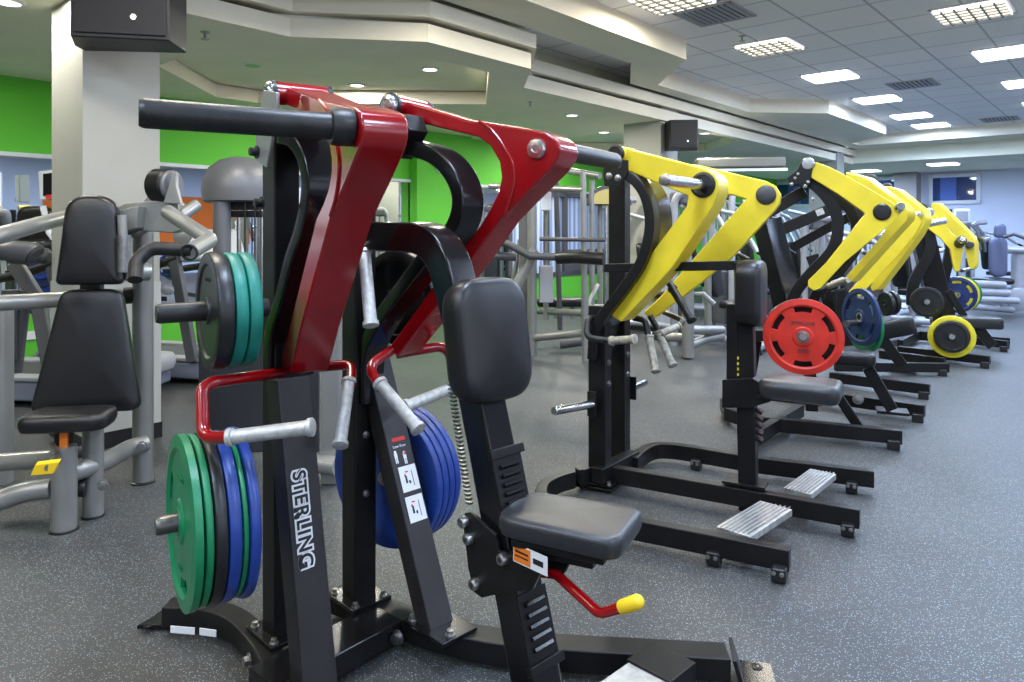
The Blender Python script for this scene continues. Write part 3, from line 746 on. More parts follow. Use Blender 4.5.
obj('warning_print', MB().box(lb-p_*.0016+a_*.026, .03, .001, .012, (a_, p_, UP)).box(lb-p_*.0025-a_*.024+UP*.006, .04, .001, .004, (a_, p_, UP)).box(lb-p_*.0025-a_*.024-UP*.004, .04, .001, .003, (a_, p_, UP)), M['ink'], st)
lv = obj('adjust_lever', MB().tube(fil(pa((540,572,1.66),(556,574,1.62),(600,614,1.5),(623,607,1.46)), .04), .0115), M['red'], red)
obj('lever_grip', MB().lathe(at(621,607.5,1.463), at(645,599,1.43)-at(621,607.5,1.463), [(.0135,0),(.0145,.004),(.0145,.047),(.010,.054),(.004,.056)], 18), M['ygrip'], lv)
# chest pad
pc = cen(463,335)+a_*.095; tl = (UP*1-a_*.14).normalized(); pn = p_.cross(tl).normalized()
if pn.dot(a_) < 0: pn = -pn
obj('chest_pad', MB().cushion(pc, p_, tl, pn, rrect(.235,.235,.305,.085, 8), .085, .026, .01), M['vinyl'], red)
obj('pad_backing', MB().box(pc-pn*.055, .12, .2, .03, (p_, tl, pn)), K, red, bev=.004)
# foot treads
for s in (1,):
    q0 = G(668,664,.085); q1 = q0-p_*.62
    tr = obj('foot_tread', MB().beam(q0-p_*.09, q1, .14, .035, a_), M['tread'], red, bev=.004)
    obj('tread_bracket', MB().beam(q0+p_*.03, q0-p_*.1, .15, .05, a_), K, tr, bev=.003)
# plates on the red machine
axL = -V((.829,.559,0))
def stack(c, ax, items, group=None):
    c = V(c)
    for (r, t, m, style, label, marks) in items:
        plate(c, ax, r, t, m, label, style=style, group=group, marks=marks); c = c-ax*(t+.002)
    return c
c0 = at(178,522,1.906)
e = stack(c0, axL, [
 (.225,.026,M['green_r'],'rounds','outermost green weight plate with finger holes, low on the left side of the red machine',[('STERLING',.115,.018),('25KG',-.12,.02)]),
 (.222,.020,M['green_r'],'plain','green weight plate between the outermost green one and the black one, lower left stack',None),
 (.225,.030,M['rubber'],'plain','black weight plate between green and blue ones in the lower left stack',None),
 (.222,.032,M['blue_r'],'plain','blue weight plate between the black and a thin green one in the lower left stack',None),
 (.218,.015,M['green_r'],'plain','thin green weight plate squeezed between two blue ones in the lower left stack',None),
 (.225,.027,M['blue_r'],'plain','innermost blue weight plate of the lower left stack, beside the lettered leg',None)], 'weight plates on the red machine lower left horn')
horn(e, c0+axL*.055, .0245, red, M['dsteel'], collar=False, name='storage_horn')
c0 = at(206,311,1.98)
e = stack(c0, axL, [
 (.163,.042,M['rubber'],'plain','black weight plate on the upper left horn, outermost in front of two teal ones',[('STERLING',.085,.014)]),
 (.16,.034,M['teal_r'],'lugs','teal weight plate beside the black plate on the upper left horn',None),
 (.16,.034,M['teal_r'],'lugs','inner teal weight plate on the upper left horn, closest to the red arm',None)], 'weight plates on the red machine upper left horn')
horn(e-axL*.05, c0+axL*.125, .027, red, M['horn'], collar=False, name='storage_horn')
axR = V((.53,.848,0))
c0 = at(408,468,2.66)
e = stack(c0, axR, [(.245,.032,M['blue_r'],'plain','blue weight plate behind the labelled leg, %s of four' % s, None) for s in ('outermost','second','third','innermost')], 'blue weight plates on the red machine lower right horn')
horn(e, c0+axR*.05, .0245, red, M['steel'], collar=False, name='storage_horn')
c0 = V((-.36,2.56,1.12))
e = stack(c0, axR, [(.165,.04,M['teal_r'],'plain','teal weight plate half hidden behind the curved bar of the red machine',None),(.165,.045,M['rubber'],'plain','black weight plate behind the curved bar of the red machine, above the chrome grip',None)], 'weight plates on the red machine upper right horn')
horn(e-axR*.04, c0+axR*.06, .026, red, M['horn'], collar=False, name='storage_horn')
# ============================================================ FIRST YELLOW MACHINE
p1 = V((.4848,.8746,0)); a1 = V((.8746,-.4848,0)); NY = 3.592
y1 = thing('row_machine', 'yellow-armed row machine without weight plates, nearest of the yellow ones', 'exercise machine', (.9, 3.5, 0), GR)
AX1 = (a1, p1, UP)
def rail(pxs, parent, z=.074, w=.055, h=.085, n=5, name='base_rail'):
    return obj(name, MB().sweep(crv([G(x, y+ (z-.118)*-0, .118)+UP*(z-.118) for x, y in pxs], n), w, h, None), K, parent, bev=.004)
rA = rail([(790,548),(740,538),(646,520),(600,512),(565,504),(547,497),(541,489),(546,480),(562,473),(590,466)], y1)
rM = rail([(860,508),(740,487),(640,470),(606,464)], y1)
rB = rail([(874,470),(815,463),(756,456),(700,447),(672,443),(655,443),(643,448),(633,457)], y1)
for r_, pts in ((rA, ((780,549),(715,534))), (rM, ((848,508),)), (rB, ((852,469),(697,448)))):
    f = MB(); bb = MB()
    for x, y in pts:
        q = G(x, y, .118); q.z = .03; f.box(q-p1*.012, .055, .066, .055, AX1); 
        for s in (-.015,.015): bolt(bb, V((q.x,q.y,.045))-p1*.058+a1*s, -p1, .006, .006)
    objs('rubber_foot', f, M['rubber'], r_, bev=.008); objs('bolt', bb, M['steel'], r_)
obj('rear_beam', MB().beam(G(597,476,.09), G(634,457,.09), .07, .08), K, y1, bev=.004)
for P, zt in ((V((.464,3.797,0)), .96), (V((.605,4.05,0)), 1.70)):
    u = obj('upright', MB().box(P+UP*((.03+zt)/2), .095, .095, zt-.03, AX1), K, y1, bev=.005)
    pm = MB().box(P+UP*.02, .19, .17, .012, AX1).box(P+UP*.04, .19, .17, .01, AX1)
    obj('base_plate', pm, K, u, bev=.002); bb = MB()
    for i, j in ((1,1),(1,-1),(-1,1),(-1,-1)): bolt(bb, P+UP*.045+a1*.075*i+p1*.065*j, UP, .011, .016)
    for z in (.55, .66): bolt(bb, P+UP*z+a1*.048, a1, .012, .01)
    objs('bolt', bb, M['steel'], u)
bow = ((612,170),(632,179),(645,198),(649,228),(640,262),(620,292),(602,315),(594,332),(591,360))
obj('curved_upright', MB().sweep(crv([cen(x, y, 3.45, p1)+p1*.05 for x, y in bow], 5), .10, .05, p1), K, y1, bev=.006)
obj('curved_upright', MB().sweep(crv([cen(x, y, 3.45, p1)+p1*.21 for x, y in bow], 5), .22, .05, p1), M['black_gloss'], y1, bev=.006)
for dN in (3.44, 3.60):
    bpx = [onp(x, y, (p1.x,p1.y), dN) for x, y in ((607,160),(628,160),(628,172),(620,186),(604,186),(603,170))]
    obj('pivot_bracket', MB().prism(bpx, p1*.012), K, y1, bev=.003)
bb = MB()
for x, y in ((609,163),(618,165),(609,176),(618,178)): bolt(bb, onp(x,y,(p1.x,p1.y),3.44), -p1, .012, .014)
objs('bolt', bb, M['steel'], y1)
ny1 = (.588,.809); NY1 = 3.34; ny2 = (.375,.927); NY2 = 4.08
aA = arm([(621,147),(668,159),(706,169),(714,174),(718,181),(718,192),(713,206),(672,268),(621,322),(611,316),(611,311),(641,267),(686,207),(688,196),(664,186),(624,169)], ny1, NY1, .15, M['yellow'], y1)
aB = arm([(648,160),(700,165),(766,181),(776,186),(781,194),(780,203),(776,209),(735,255),(700,284),(655,318),(648,318),(644,312),(660,297),(710,240),(746,199),(733,195),(650,180)], ny2, NY2, .115, M['yellow'], y1)
def pivot2(px0, py0, n, N, L, r, parent, m=None, cm=None):
    nv = V((*n, 0)); c = onp(px0, py0, n, N); m = m or M['yellow']
    q = obj('pivot_barrel', MB().lathe(c-nv*.03, nv, [(r,0),(r,L)], 24), m, parent)
    obj('pivot_cap', MB().lathe(c-nv*.03, -nv, [(r*1.1,-.004),(r*1.1,.006),(r*.8,.012),(r*.75,.008),(r*.3,.008)], 24), cm or M['horn'], q); return c
pivot2(619,154, ny1, NY1, .17, .042, aA); pivot2(645,163, ny2, NY2, .17, .042, aB)
hc = onp(703,185, ny1, NY1)
obj('bearing_ring', MB().lathe(hc, -V((*ny1,0)), [(.062,-.002),(.062,.006),(.05,.01),(.044,.006)], 30), M['horn'], aA)
horn(hc, hc+V((-.60,-.80,0))*.43, .027, aA, M['chrome'], collar=False, capm=M['steel'])
obj('end_knob', MB().lathe(onp(766,195,ny2,NY2), -V((*ny2,0)), [(.052,-.002),(.052,.008),(.045,.016),(.02,.02)], 26), M['dark_r'], aB)
h1 = onp(762,192, ny2, NY2+.115)
# horns for storage
for q0, q1 in ((at(592,404,3.73), at(554,411,3.5)), (at(632,388,4.1), at(645,382,4.3))):
    h = horn(q0, q1, .022, y1, M['chrome'], collar=False, name='storage_horn')
    d = (q1-q0).normalized(); obj('horn_bracket', MB().box(q0, .05, .012, .13, (a1, p1, UP)), K, h, bev=.002)
# handles
B_ = M['horn']
g_ = fil(pa((612,317,3.85),(588,318,3.72),(586,338,3.65),(614,341,3.62)), .05)
grip(g_, .0165, aA, B_, M['gripworn'], pa((611,341,3.62),(635,339,3.5)), .02)
grip(fil(pa((634,318,3.9),(645,320,3.85),(650,342,3.8)), .04), .0165, aA, B_, M['gripworn'], pa((649,336,3.8),(656,372,3.68)), .02)
grip(fil(pa((650,316,4.0),(658,330,3.95),(662,338,3.9)), .04), .0165, aB, B_, M['gripworn'], pa((658,332,3.93),(673,366,3.8)), .02)
grip(fil(pa((664,312,4.2),(684,321,4.1),(674,329,4.05)), .03), .0165, aB, M['dsteel'], M['gripworn'], pa((679,326,4.07),(655,336,3.95)), .02)
grip(pa((664,274,3.9),(692,321,3.7)), .019, aB, B_, B_, pa((672,288,3.86),(692,321,3.7)), .021, name='lower_handle')
# chest pad column and seat
obj('top_bar', MB().beam(cen(606,268,NY,p1), cen(748,265,NY,p1), .06, .045, p1), K, y1, bev=.004)
cy = obj('pad_column', MB().sweep([cen(744,262,NY,p1), cen(749,510,NY,p1)], .07, .085, p1), K, y1, bev=.005)
cd = cen(735,360,NY,p1)
ls = MB()
for k in range(6):
    q = cen(737.5,358+k*5.5,NY-.04,p1); ls.box(q, .012, .004, .012, AX1)
obj('height_marks', ls, M['yellow_r'], cy)
g = MB(); 
for k in range(5): g.box(cen(750,410+k*7,NY,p1)+a1*.045, .03, .06, .014, ((a1-UP*.4).normalized(), p1, (UP+a1*.4).normalized()))
obj('louvre', g, K, cy, bev=.002)
obj('rail_plate', MB().box(cen(745,500,NY,p1)+UP*.085, .2, .10, .012, AX1), K, cy, bev=.002)
obj('sleeve', MB().box(cen(740,350,NY,p1)-a1*.03, .05, .09, .45, AX1), K, cy, bev=.003)
obj('seat_carriage', MB().prism([onp(x, y, (p1.x,p1.y), NY-.06) for x, y in ((722,380),(752,378),(775,392),(770,402),(750,408),(722,408))], p1*.12), K, y1, bev=.003)
pc = cen(733,292,NY,p1)+a1*.085
obj('chest_pad', MB().cushion(pc, p1, UP, a1, rrect(.24,.24,.315,.08, 8), .12, .03, .008), M['vinyl'], y1)
sc = cen(800,389,NY,p1)
obj('seat', MB().cushion(sc, a1, p1, UP, [(y, x) for x, y in rrect(.24,.27,.36,[.08,.06,.06,.08], 8)], .085, .028), M['vinyl_seat'], y1)
obj('seat_base', MB().box(sc-UP*.045-a1*.04, .28, .14, .02, AX1), K, y1, bev=.003)
for a0, b0, w in (((733,535),(776,508),.15), ((797,494),(823,474),.13)):
    q0, q1 = G(*a0,.10), G(*b0,.10)
    tr = obj('foot_tread', MB().beam(q0, q1, w, .03, a1), M['tread'], y1, bev=.003)
    g = MB()
    for k in range(7): g.beam(q0+a1*(k-3)*w/7.5+UP*.016, q1+a1*(k-3)*w/7.5+UP*.016, .006, .004, a1)
    obj('grip_ribs', g, M['steel'], tr)
# ============================================================ FAR YELLOW MACHINES
def far_machine(label, loc, nv, arms, horns, bows, beams, rails, seats, plates_, brackets=(), name='press_machine'):
    p = V((*nv,0)).normalized(); a = V((p.y,-p.x,0)); AX = (a, p, UP)
    t = thing(name, label, 'exercise machine', loc, GR)
    O = lambda x, y, N: onp(x, y, (p.x,p.y), N)
    ams = []
    for pts, N, T in arms: ams.append(obj('press_arm', MB().prism([O(x,y,N) for x, y in pts], p*T if not isinstance(T, tuple) else V((T[0], T[1], 0))), M['yellow'], t, bev=.006))
    for k, (x, y, N, r, m) in enumerate(brackets): obj('pivot_cap', MB().lathe(O(x,y,N), -p, [(r,-.14),(r,.01),(r*.8,.022),(r*.3,.024)], 22), m, ams[min(k, len(ams)-1)] if ams else t)
    for (q0, q1, r, m) in horns: horn(at(*q0), at(*q1), r, t, m, collar=False)
    for pts, N, w, h in bows: obj('curved_upright', MB().sweep(crv([O(x,y,N) for x, y in pts], 5), w, h, p), K, t, bev=.004)
    for nm, pts, N, w, h in beams: obj(nm, MB().sweep([O(x,y,N) for x, y in pts], w, h, p), K if nm != 'back_slab' else M['black_gloss'], t, bev=.006)
    for pts in rails:
        o = obj('base_rail', MB().sweep([G(x,y,.118)-UP*.042 for x, y in pts], .06, .085, None), K, t, bev=.004)
        e = G(*pts[-1],.118); e.z = .03; f = MB().box(e-a*.05-p*.03, .07, .06, .06, AX)
        obj('rubber_foot', f, M['rubber'], o, bev=.006)
    for (x, y, N, L, Wd, T, tilt, m) in seats:
        z = UP if not tilt else (UP-a*tilt).normalized(); aa = (a+UP*tilt).normalized()
        obj('seat', MB().cushion(O(x,y,N), aa, p, z, [(q, w_) for w_, q in rrect(Wd*.9,Wd,L,[.06,.06,.06,.06], 6)], T, .025), m, t)
    return t
P2 = (.39,.92); P2v = V((.39,.92,0)).normalized()
m2 = far_machine('yellow-armed press machine holding the red weight plate, second in the yellow row', (2.0,5.1,0), P2,
 [([(811,160),(830,167),(847,176),(870,189),(892,202),(899,208),(899,214),(893,223),(874,238),(845,262),(821,288),(814,291),(808,287),(808,281),(826,263),(865,214),(862,211),(838,194),(810,177)], 5.36, .11),
  ([(845,172),(866,178),(890,196),(903,204),(908,211),(907,220),(878,252),(851,282),(846,281),(846,276),(880,238),(890,222),(872,205),(850,190)], 5.72, (.085,.05))],
 [((884,211,4.86),(893,208,4.76),.034,M['yellow']), ((893,214,4.86),(901,206,4.7),.03,M['chrome']), ((818,289,5.2),(843,279,5.6),.017,M['steel']),((829,286,5.3),(848,280,5.1),.022,M['gripworn'])],
 [([(803,178),(818,188),(832,205),(838,226),(832,250),(812,272),(796,292),(789,315),(788,350)], 5.45, .09, .075),
  ([(818,184),(836,196),(851,212),(856,230),(850,252),(832,272),(818,290),(811,312),(810,345)], 5.9, .09, .07)],
 [('cross_bar', [(742,335),(792,335)], 5.3, .08, .075), ('rear_strut', [(757,340),(747,398)], 5.4, .05, .07), ('top_bar', [(762,216),(805,191)], 5.62, .06, .085), ('seat_post', [(868,368),(892,409)], 5.55, .09, .075),
  ('front_strut', [(838,396),(862,432)], 5.25, .05, .06), ('horn_post', [(806,300),(812,410)], 5.35, .1, .08)],
 [[(724,398),(728,408),(756,416),(902,430)], [(760,380),(800,388),(925,405)], [(745,437),(800,404)]],
 [(842,357,5.55,.42,.24,.09,0,M['vinyl'])], [], [(808,164,5.36,.046,M['steel']),(896,216,5.78,.036,M['dark_r']),(882,212,5.36,.056,M['horn'])])
_sv = V((.80,.60,0)); obj('back_slab', MB().sweep([onp(766,219,P2,5.62), onp(785,290,P2,5.62), onp(798,350,P2,5.62)], .22, .12, _sv), M['black_gloss'], m2, bev=.01)
def pbr(t, pts, N, T, p=P2v, m=None):
    obj('pivot_bracket', MB().prism([onp(x,y,(p.x,p.y),N) for x, y in pts], p*T), m or K, t, bev=.004)
pbr(m2, [(787,178),(797,170),(802,160),(811,158),(813,166),(810,184),(803,187),(798,184),(792,186)], 5.34, .16)
bb = MB()
for x, y in ((795,178),(798,174),(792,184),(805,186),(808,182),(813,199)): bolt(bb, onp(x,y,P2,5.34), -P2v, .010, .012)
objs('bolt', bb, M['steel'], m2)
bb = MB(); bolt(bb, at(858,399,4.9), V((-.2,-1,0)).normalized(), .025, .02); obj('strut_knob', bb, M['steel'], m2)
obj('seat_post_plate', MB().box(at(892,411,5.0), .2, .16, .02, (V((.92,-.39,0)), P2v, UP)), K, m2, bev=.003)
m3 = far_machine('yellow-armed press machine with two chrome horns pointing right, third in the yellow row', (3.6,6.9,0), P2,
 [([(866,176),(878,183),(900,203),(918,216),(922,222),(916,234),(898,256),(859,297),(851,298),(849,292),(895,240),(900,230),(880,205),(866,190)], 7.3, .07),
  ([(884,186),(898,190),(924,211),(926,221),(918,236),(896,266),(878,289),(872,291),(870,287),(884,262),(905,234),(896,215),(884,198)], 7.6, (.09,.05))],
 [((911,216,6.5),(931,212,6.9),.034,M['chrome']), ((922,225,6.9),(944,221,7.2),.034,M['chrome'])],
 [([(828,195),(850,205),(862,225),(856,250),(838,275),(828,300)], 7.5, .09, .08)],
 [('top_bar', [(776,232),(829,210),(862,196)], 7.55, .07, .11), ('top_bar', [(792,248),(835,224),(870,208)], 7.9, .07, .09), ('seat_post', [(882,338),(902,365)], 7.2, .11, .09),
  ('pad_post', [(838,290),(850,345)], 7.3, .12, .12), ('rear_post', [(812,255),(840,330)], 7.7, .14, .12)],
 [[(830,372),(930,384)], [(835,362),(948,363)], [(880,350),(945,358)]],
 [(892,329,7.2,.38,.16,.15,.28,M['vinyl'])], [], [(871,180,7.3,.055,M['dark_r']),(887,188,7.75,.05,M['dark_r'])])
obj('bar_label', MB().box(onp(820,212,P2,7.50), .07, .01, .06, ((V((.92,-.39,0))+UP*.38).normalized(), P2v, (UP-V((.92,-.39,0))*.38).normalized())), M['tread'], m3)
obj('seat_post_plate', MB().box(at(903,366,6.9), .24, .18, .02, (V((.92,-.39,0)), P2v, UP)), K, m3, bev=.003)
obj('pad_side', MB().prism([at(x,y,6.6) for x, y in ((835,290),(846,288),(852,300),(856,322),(846,340),(838,330))], P2v*.03), K, m3, bev=.003)
m4 = far_machine('yellow-armed press machine farthest away, beside the blue-rimmed plates', (5.2,8.1,0), P2,
 [([(921,205),(926,204),(953,234),(963,243),(963,252),(960,270),(957,272),(954,270),(950,249),(940,238),(920,222)], 9.0, .06),
  ([(932,203),(938,203),(972,236),(975,243),(975,264),(973,269),(970,269),(968,265),(964,246),(955,236),(930,210)], 9.45, (.08,.05))],
 [((958,245,7.8),(962,240,7.6),.05,M['dark_r']),((960,243,7.7),(963,239,7.5),.03,M['chrome']),((980,240,8.3),(988,238,8.5),.034,M['chrome']),((962,271,8.1),(976,267,8.3),.02,M['steel'])],
 [([(925,225),(930,240),(928,255),(920,270),(913,285),(912,305)], 9.1, .11, .11), ([(944,232),(950,245),(947,265),(942,285)], 9.6, .11, .1)],
 [('back_slab', [(922,236),(944,325)], 9.25, .34, .22), ('pad_post', [(948,290),(965,318)], 9.1, .08, .07), ('seat_post', [(978,328),(992,346)], 9.0, .12, .1)],
 [[(900,340),(918,332),(1010,338)], [(898,346),(990,356)], [(948,334),(1008,341)]],
 [(972,322,9.0,.55,.24,.12,0,M['vinyl_seat'])], [], [(922,208,9.0,.06,M['dark_r']),(970,245,9.4,.04,M['dark_r'])])
# plates on them
fr2 = -V((.39,.92,0))
th = plate(at(803,337,4.32), fr2, .228, .035, M['red_r'], 'red weight plate with six slots on the yellow machine behind the first chest pad', style='slots', marks=[('STERLING',.08,.03),('20KG',-.085,.03)])
plate(at(800,334,4.42), fr2, .215, .03, M['rubber'], 'black weight plate behind the red one, showing through its slots', style='plain')
horn(at(803,337,4.9), at(803,337,4.27), .024, m2, M['chrome'], collar=False, name='storage_horn')
fx = -V((math.sin(math.radians(80)), math.cos(math.radians(80)), 0))
plate(at(859,317,5.75), fx, .228, .035, M['navy_r'], 'dark blue slotted weight plate right of the red plate', style='slots')
plate(at(863,326,5.82), fx, .215, .035, M['green_r'], 'green weight plate half hidden behind the dark blue one')
horn(at(846,324,5.6), at(866,322,5.95), .026, m3, M['steel'], collar=False, name='storage_horn')
plate(at(884,304,6.9), fx, .115, .04, M['rubber'], 'small black weight plate on the floor stand right of the blue one')
plate(at(890,303,7.0), fx, .115, .04, M['rubber'], 'second small black weight plate, behind its twin right of the blue one')
plate(at(927,302,7.6), fr2, .16, .05, M['rubber'], 'black weight plate with chrome hub in front of the farthest black slab')
horn(at(927,302,7.9), at(927,302,7.5), .03, m4, M['chrome'], collar=False, name='storage_horn')
plate(at(952,337,7.2), fr2, .16, .04, M['rubber'], 'black weight plate mounted in front of the yellow-rimmed one')
plate(at(952,337,7.26), fr2, .212, .04, M['yellow_r'], 'yellow weight plate behind the smaller black one near the far seat')
horn(at(952,337,7.6), at(952,337,7.1), .03, m4, M['chrome'], collar=False, name='storage_horn')
plate(at(957,295,8.9), fr2, .222, .03, M['navy_r'], 'dark blue slotted weight plate below the farthest yellow arms', style='slots')
plate(at(959.5,294.5,9.0), fr2, .222, .03, M['yellow_r'], 'yellow weight plate behind the farthest dark blue one')
plate(at(962,294,9.1), fr2, .222, .03, M['green_r'], 'green weight plate behind the farthest dark blue and yellow ones')
# ============================================================ SILVER SHOULDER PRESS (left)
SV = M['silver']; M['shroud'] = mat('shroud_plastic', (46,46,49), .45)
sp_ = thing('shoulder_press', 'silver selectorized shoulder press with black seat, back pad and head pad, at the left', 'exercise machine', (-2.0,3.5,0), 'silver tube machines')
def tb(name, pts, r, m=SV, parent=sp_, n=16): return obj(name, MB().tube(pts, r, n), m, parent)
def pil(px, ytop, ybot, r, m, parent, zb=0, name='frame_post'):
    q = G(px, ybot, zb); q2 = V((q.x, q.y, HC-(ytop-HY)/F*q.y)); o = obj(name, MB().tube([q, q2], r, 18), m, parent)
    return o, q
o, q_r = pil(143, 225, 482, .052, SV, sp_)
obj('foot_cap', MB().lathe(q_r, UP, [(.062,0),(.062,.006),(.054,.012)], 22), M['rubber'], o)
pil(64, 446, 530, .053, SV, sp_, name='front_post'); pil(93, 428, 516, .046, SV, sp_, name='front_post')
pil(3, 303, 482, .05, SV, sp_)
for q, rr in ((G(64,530), .055), (G(93,516), .048)): obj('foot_cap', MB().lathe(q, UP, [(rr*1.1,0),(rr*1.1,.006),(rr,.01)], 22), M['rubber'], sp_)
tb('base_tube', crv(pa((64,475,3.3),(80,470,3.33),(104,462,3.5),(128,449,3.75),(146,443,3.84))), .044)
tb('base_tube', pa((-30,463,3.45),(5,462,3.45),(62,458,3.4)), .042)
tb('base_tube', crv(pa((-30,506,3.15),(0,500,3.2),(25,492,3.22),(52,488,3.24))), .045)
tb('base_tube', pa((60,455,3.6),(95,450,3.6)), .03, M['dgrey'])
o = tb('upright_tube', pa((92,370,3.72),(93,440,3.6)), .04)
obj('tube_end', MB().tube(pa((78,487,3.35),(86,487,3.36)), .045), M['rubber'], sp_)
bb = MB()
for x, y, Y in ((126,455,3.7),(142,446,3.75),(103,485,3.36),(166,290,3.8),(169,290,3.8)): bolt(bb, at(x,y,Y), V((.3,-1,0)).normalized(), .018, .02)
objs('bolt', bb, M['steel'], sp_)
X_ = V((.985,.17,0)); N_ = V((.17,-.985,0))
c = at(90,350,3.55)
obj('back_pad', MB().cushion(c, X_, (UP-N_*.12).normalized(), (N_+UP*.12).normalized(), rrect(.50,.27,.60,[.05,.07,.07,.05], 8), .075, .02, .01), M['vinyl'], sp_)
c = at(92,240,3.55)
obj('head_pad', MB().cushion(c, X_, (UP-N_*.08).normalized(), (N_+UP*.08).normalized(), rrect(.305,.225,.44,[.03,.108,.108,.03], 10), .085, .03, .006), M['vinyl'], sp_)
obj('pad_bracket', MB().beam(at(92,240,3.62), at(92,340,3.66), .10, .04, V((1,0,0))), M['dgrey'], sp_)
sc = at(70,419,3.3)
obj('seat', MB().cushion(sc, X_, -N_, UP, rrect(.37,.36,.24,[.08,.08,.06,.06], 8), .08, .03), M['vinyl'], sp_)
obj('seat_post', MB().box(at(64,438,3.28), .05, .06, .16), M['black'], sp_)
obj('height_scale', MB().box(at(64,438,3.24), .034, .012, .12), M['orange_l'], sp_)
lv = tb('adjust_lever', pa((52,445,3.2),(57,455,3.15),(48,468,3.0)), .014, M['steel'])
obj('lever_paddle', MB().prism([at(x,y,3.0) for x, y in ((30,476),(35,465),(59,462),(53,474))], V((0,.02,.01))), M['ygrip'], lv, bev=.003)
tb('press_bar', crv(pa((-40,246,2.9),(0,235,3.1),(40,224,3.45),(68,217,3.72),(90,213,3.9))), .037)
tb('cross_tube', pa((-40,306,3.5),(0,303,3.55),(125,296,3.85)), .04)
obj('tube_end', MB().tube(pa((124,296,3.85),(134,295,3.87)), .045), M['black'], sp_)
br = [(112,210),(125,203),(170,199),(178,204),(180,214),(176,220),(182,230),(172,233),(140,231),(133,236),(112,240)]
obj('pivot_housing', MB().prism([at(x,y,3.7) for x, y in br], V((0,.10,0))), SV, sp_, bev=.006)
obj('pivot_housing_arm', MB().prism([at(x,y,3.62) for x, y in ((110,212),(138,206),(136,228),(112,236))], V((0,.08,0))), SV, sp_, bev=.004)
cb = obj('counterweight', MB().lathe(at(156,186,3.75), V((.96,-.28,0)), [(.082,0),(.09,.01),(.09,.085),(.082,.095)], 32), M['black'], sp_, smooth=22)
obj('counterweight_face', MB().lathe(at(156,186,3.75)+V((.96,-.28,0)).normalized()*.094, V((.96,-.28,0)), [(.08,0),(.08,.012),(.072,.02)], 32), M['hood'], cb, smooth=22)
obj('counterweight_bracket', MB().prism([at(x,y,3.66) for x, y in ((163,203),(168,188),(172,172),(176,172),(176,186),(181,204))], V((0,.03,0))), SV, sp_, bev=.003)
obj('counterweight_bracket', MB().prism([at(x,y,3.8) for x, y in ((140,206),(152,190),(158,176),(163,200))], V((0,.03,0))), SV, sp_, bev=.003)
ab = tb('press_arm', fil(pa((168,212,3.6),(210,240,3.3),(190,252,3.1)), .05), .036)
tb('link_arm', pa((178,218,3.7),(197,205,3.8)), .033)
obj('arm_mouth', MB().lathe(at(190,252,3.1), at(190,252,3.1)-at(196,248,3.16), [(.037,0),(.037,.012),(.03,.012),(.03,-.002)], 20), M['dark'], ab)
tb('handle', fil(pa((192,250,3.12),(150,248,3.1),(136,262,3.05),(135,280,3.0)), .06, 8), .03, M['horn'])
tb('adjust_strut', pa((122,215,3.55),(124,262,3.55)), .022); tb('adjust_strut', pa((123,272,3.6),(148,272,3.7)), .045)
tb('shock_absorber', pa((124,235,3.5),(124,272,3.5)), .032, M['steel'])
pr = MB().prism([at(x,y,4.2) for x, y in ((135,205),(175,200),(205,218),(205,228))], V((0,.03,0)))
# ============================================================ HOODED CABLE MACHINE BEHIND
hm = thing('cable_machine', 'grey hooded weight-stack machine between the white column and the red arm', 'exercise machine', at(235,400,4.4).xy.to_3d(), 'silver tube machines')
hp = [];
for x, y in ((209,200),(208,186),(210,174),(218,163),(230,156),(246,153),(262,155),(275,162),(284,175),(286,200)): hp.append(at(x,y,4.25))
hc_ = at(241,203,4.5)
obj('hood', MB().lathe(hc_, UP, [(.20,0),(.225,.01),(.232,.08),(.222,.15),(.19,.215),(.13,.262),(.06,.284),(.004,.29)], 40), M['hood'], hm)
obj('frame_post', MB().tube([at(222,200,4.35), V((at(222,200,4.35).x,4.35,0))], .052, 18), M['hood'], hm)
obj('guide_rod', MB().tube([at(239,200,4.4), V((at(239,200,4.4).x,4.4,.1))], .014, 10), M['chrome'], hm)
obj('guide_rod', MB().tube([at(262,200,4.4), V((at(262,200,4.4).x,4.4,.1))], .014, 10), M['chrome'], hm)
cm_ = MB()
for x in (245, 255): cm_.tube([at(x,200,4.35), V((at(x,200,4.35).x,4.35,.6))], .005, 6)
obj('cable', cm_, M['rubber'], hm)
obj('pulley_block', MB().box(at(245,205,4.4), .22, .08, .06).box(at(247,214,4.4), .2, .06, .04), M['black'], hm, bev=.004)
obj('weight_stack', MB().box(V((at(240,300,4.42).x,4.42,.5)), .30, .14, .78), M['dgrey'], hm, bev=.004)
obj('shroud', MB().box(V((at(265,300,4.4).x,4.3,.45)), .72, .03, .84), M['shroud'], hm, bev=.01)
obj('adjust_disc', MB().lathe(at(183,236,4.5), V((.1,-1,0)), [(.055,0),(.055,.02),(.02,.03)], 24), M['silver'], hm)
# grey post seen between the posts of the red machine
gp = thing('cable_machine', 'pale grey upright with a short foot tube, seen between the posts of the red machine', 'exercise machine', (-.9,3.7,0), 'silver tube machines')
q = G(332,482,0)
obj('frame_post', MB().box(V((q.x,q.y,.62)), .1, .1, 1.24), SV, gp, bev=.01)
obj('base_tube', MB().tube([V((q.x-.15,q.y-.05,.12)), V((q.x+.05,q.y-.1,.12))], .05), SV, gp)
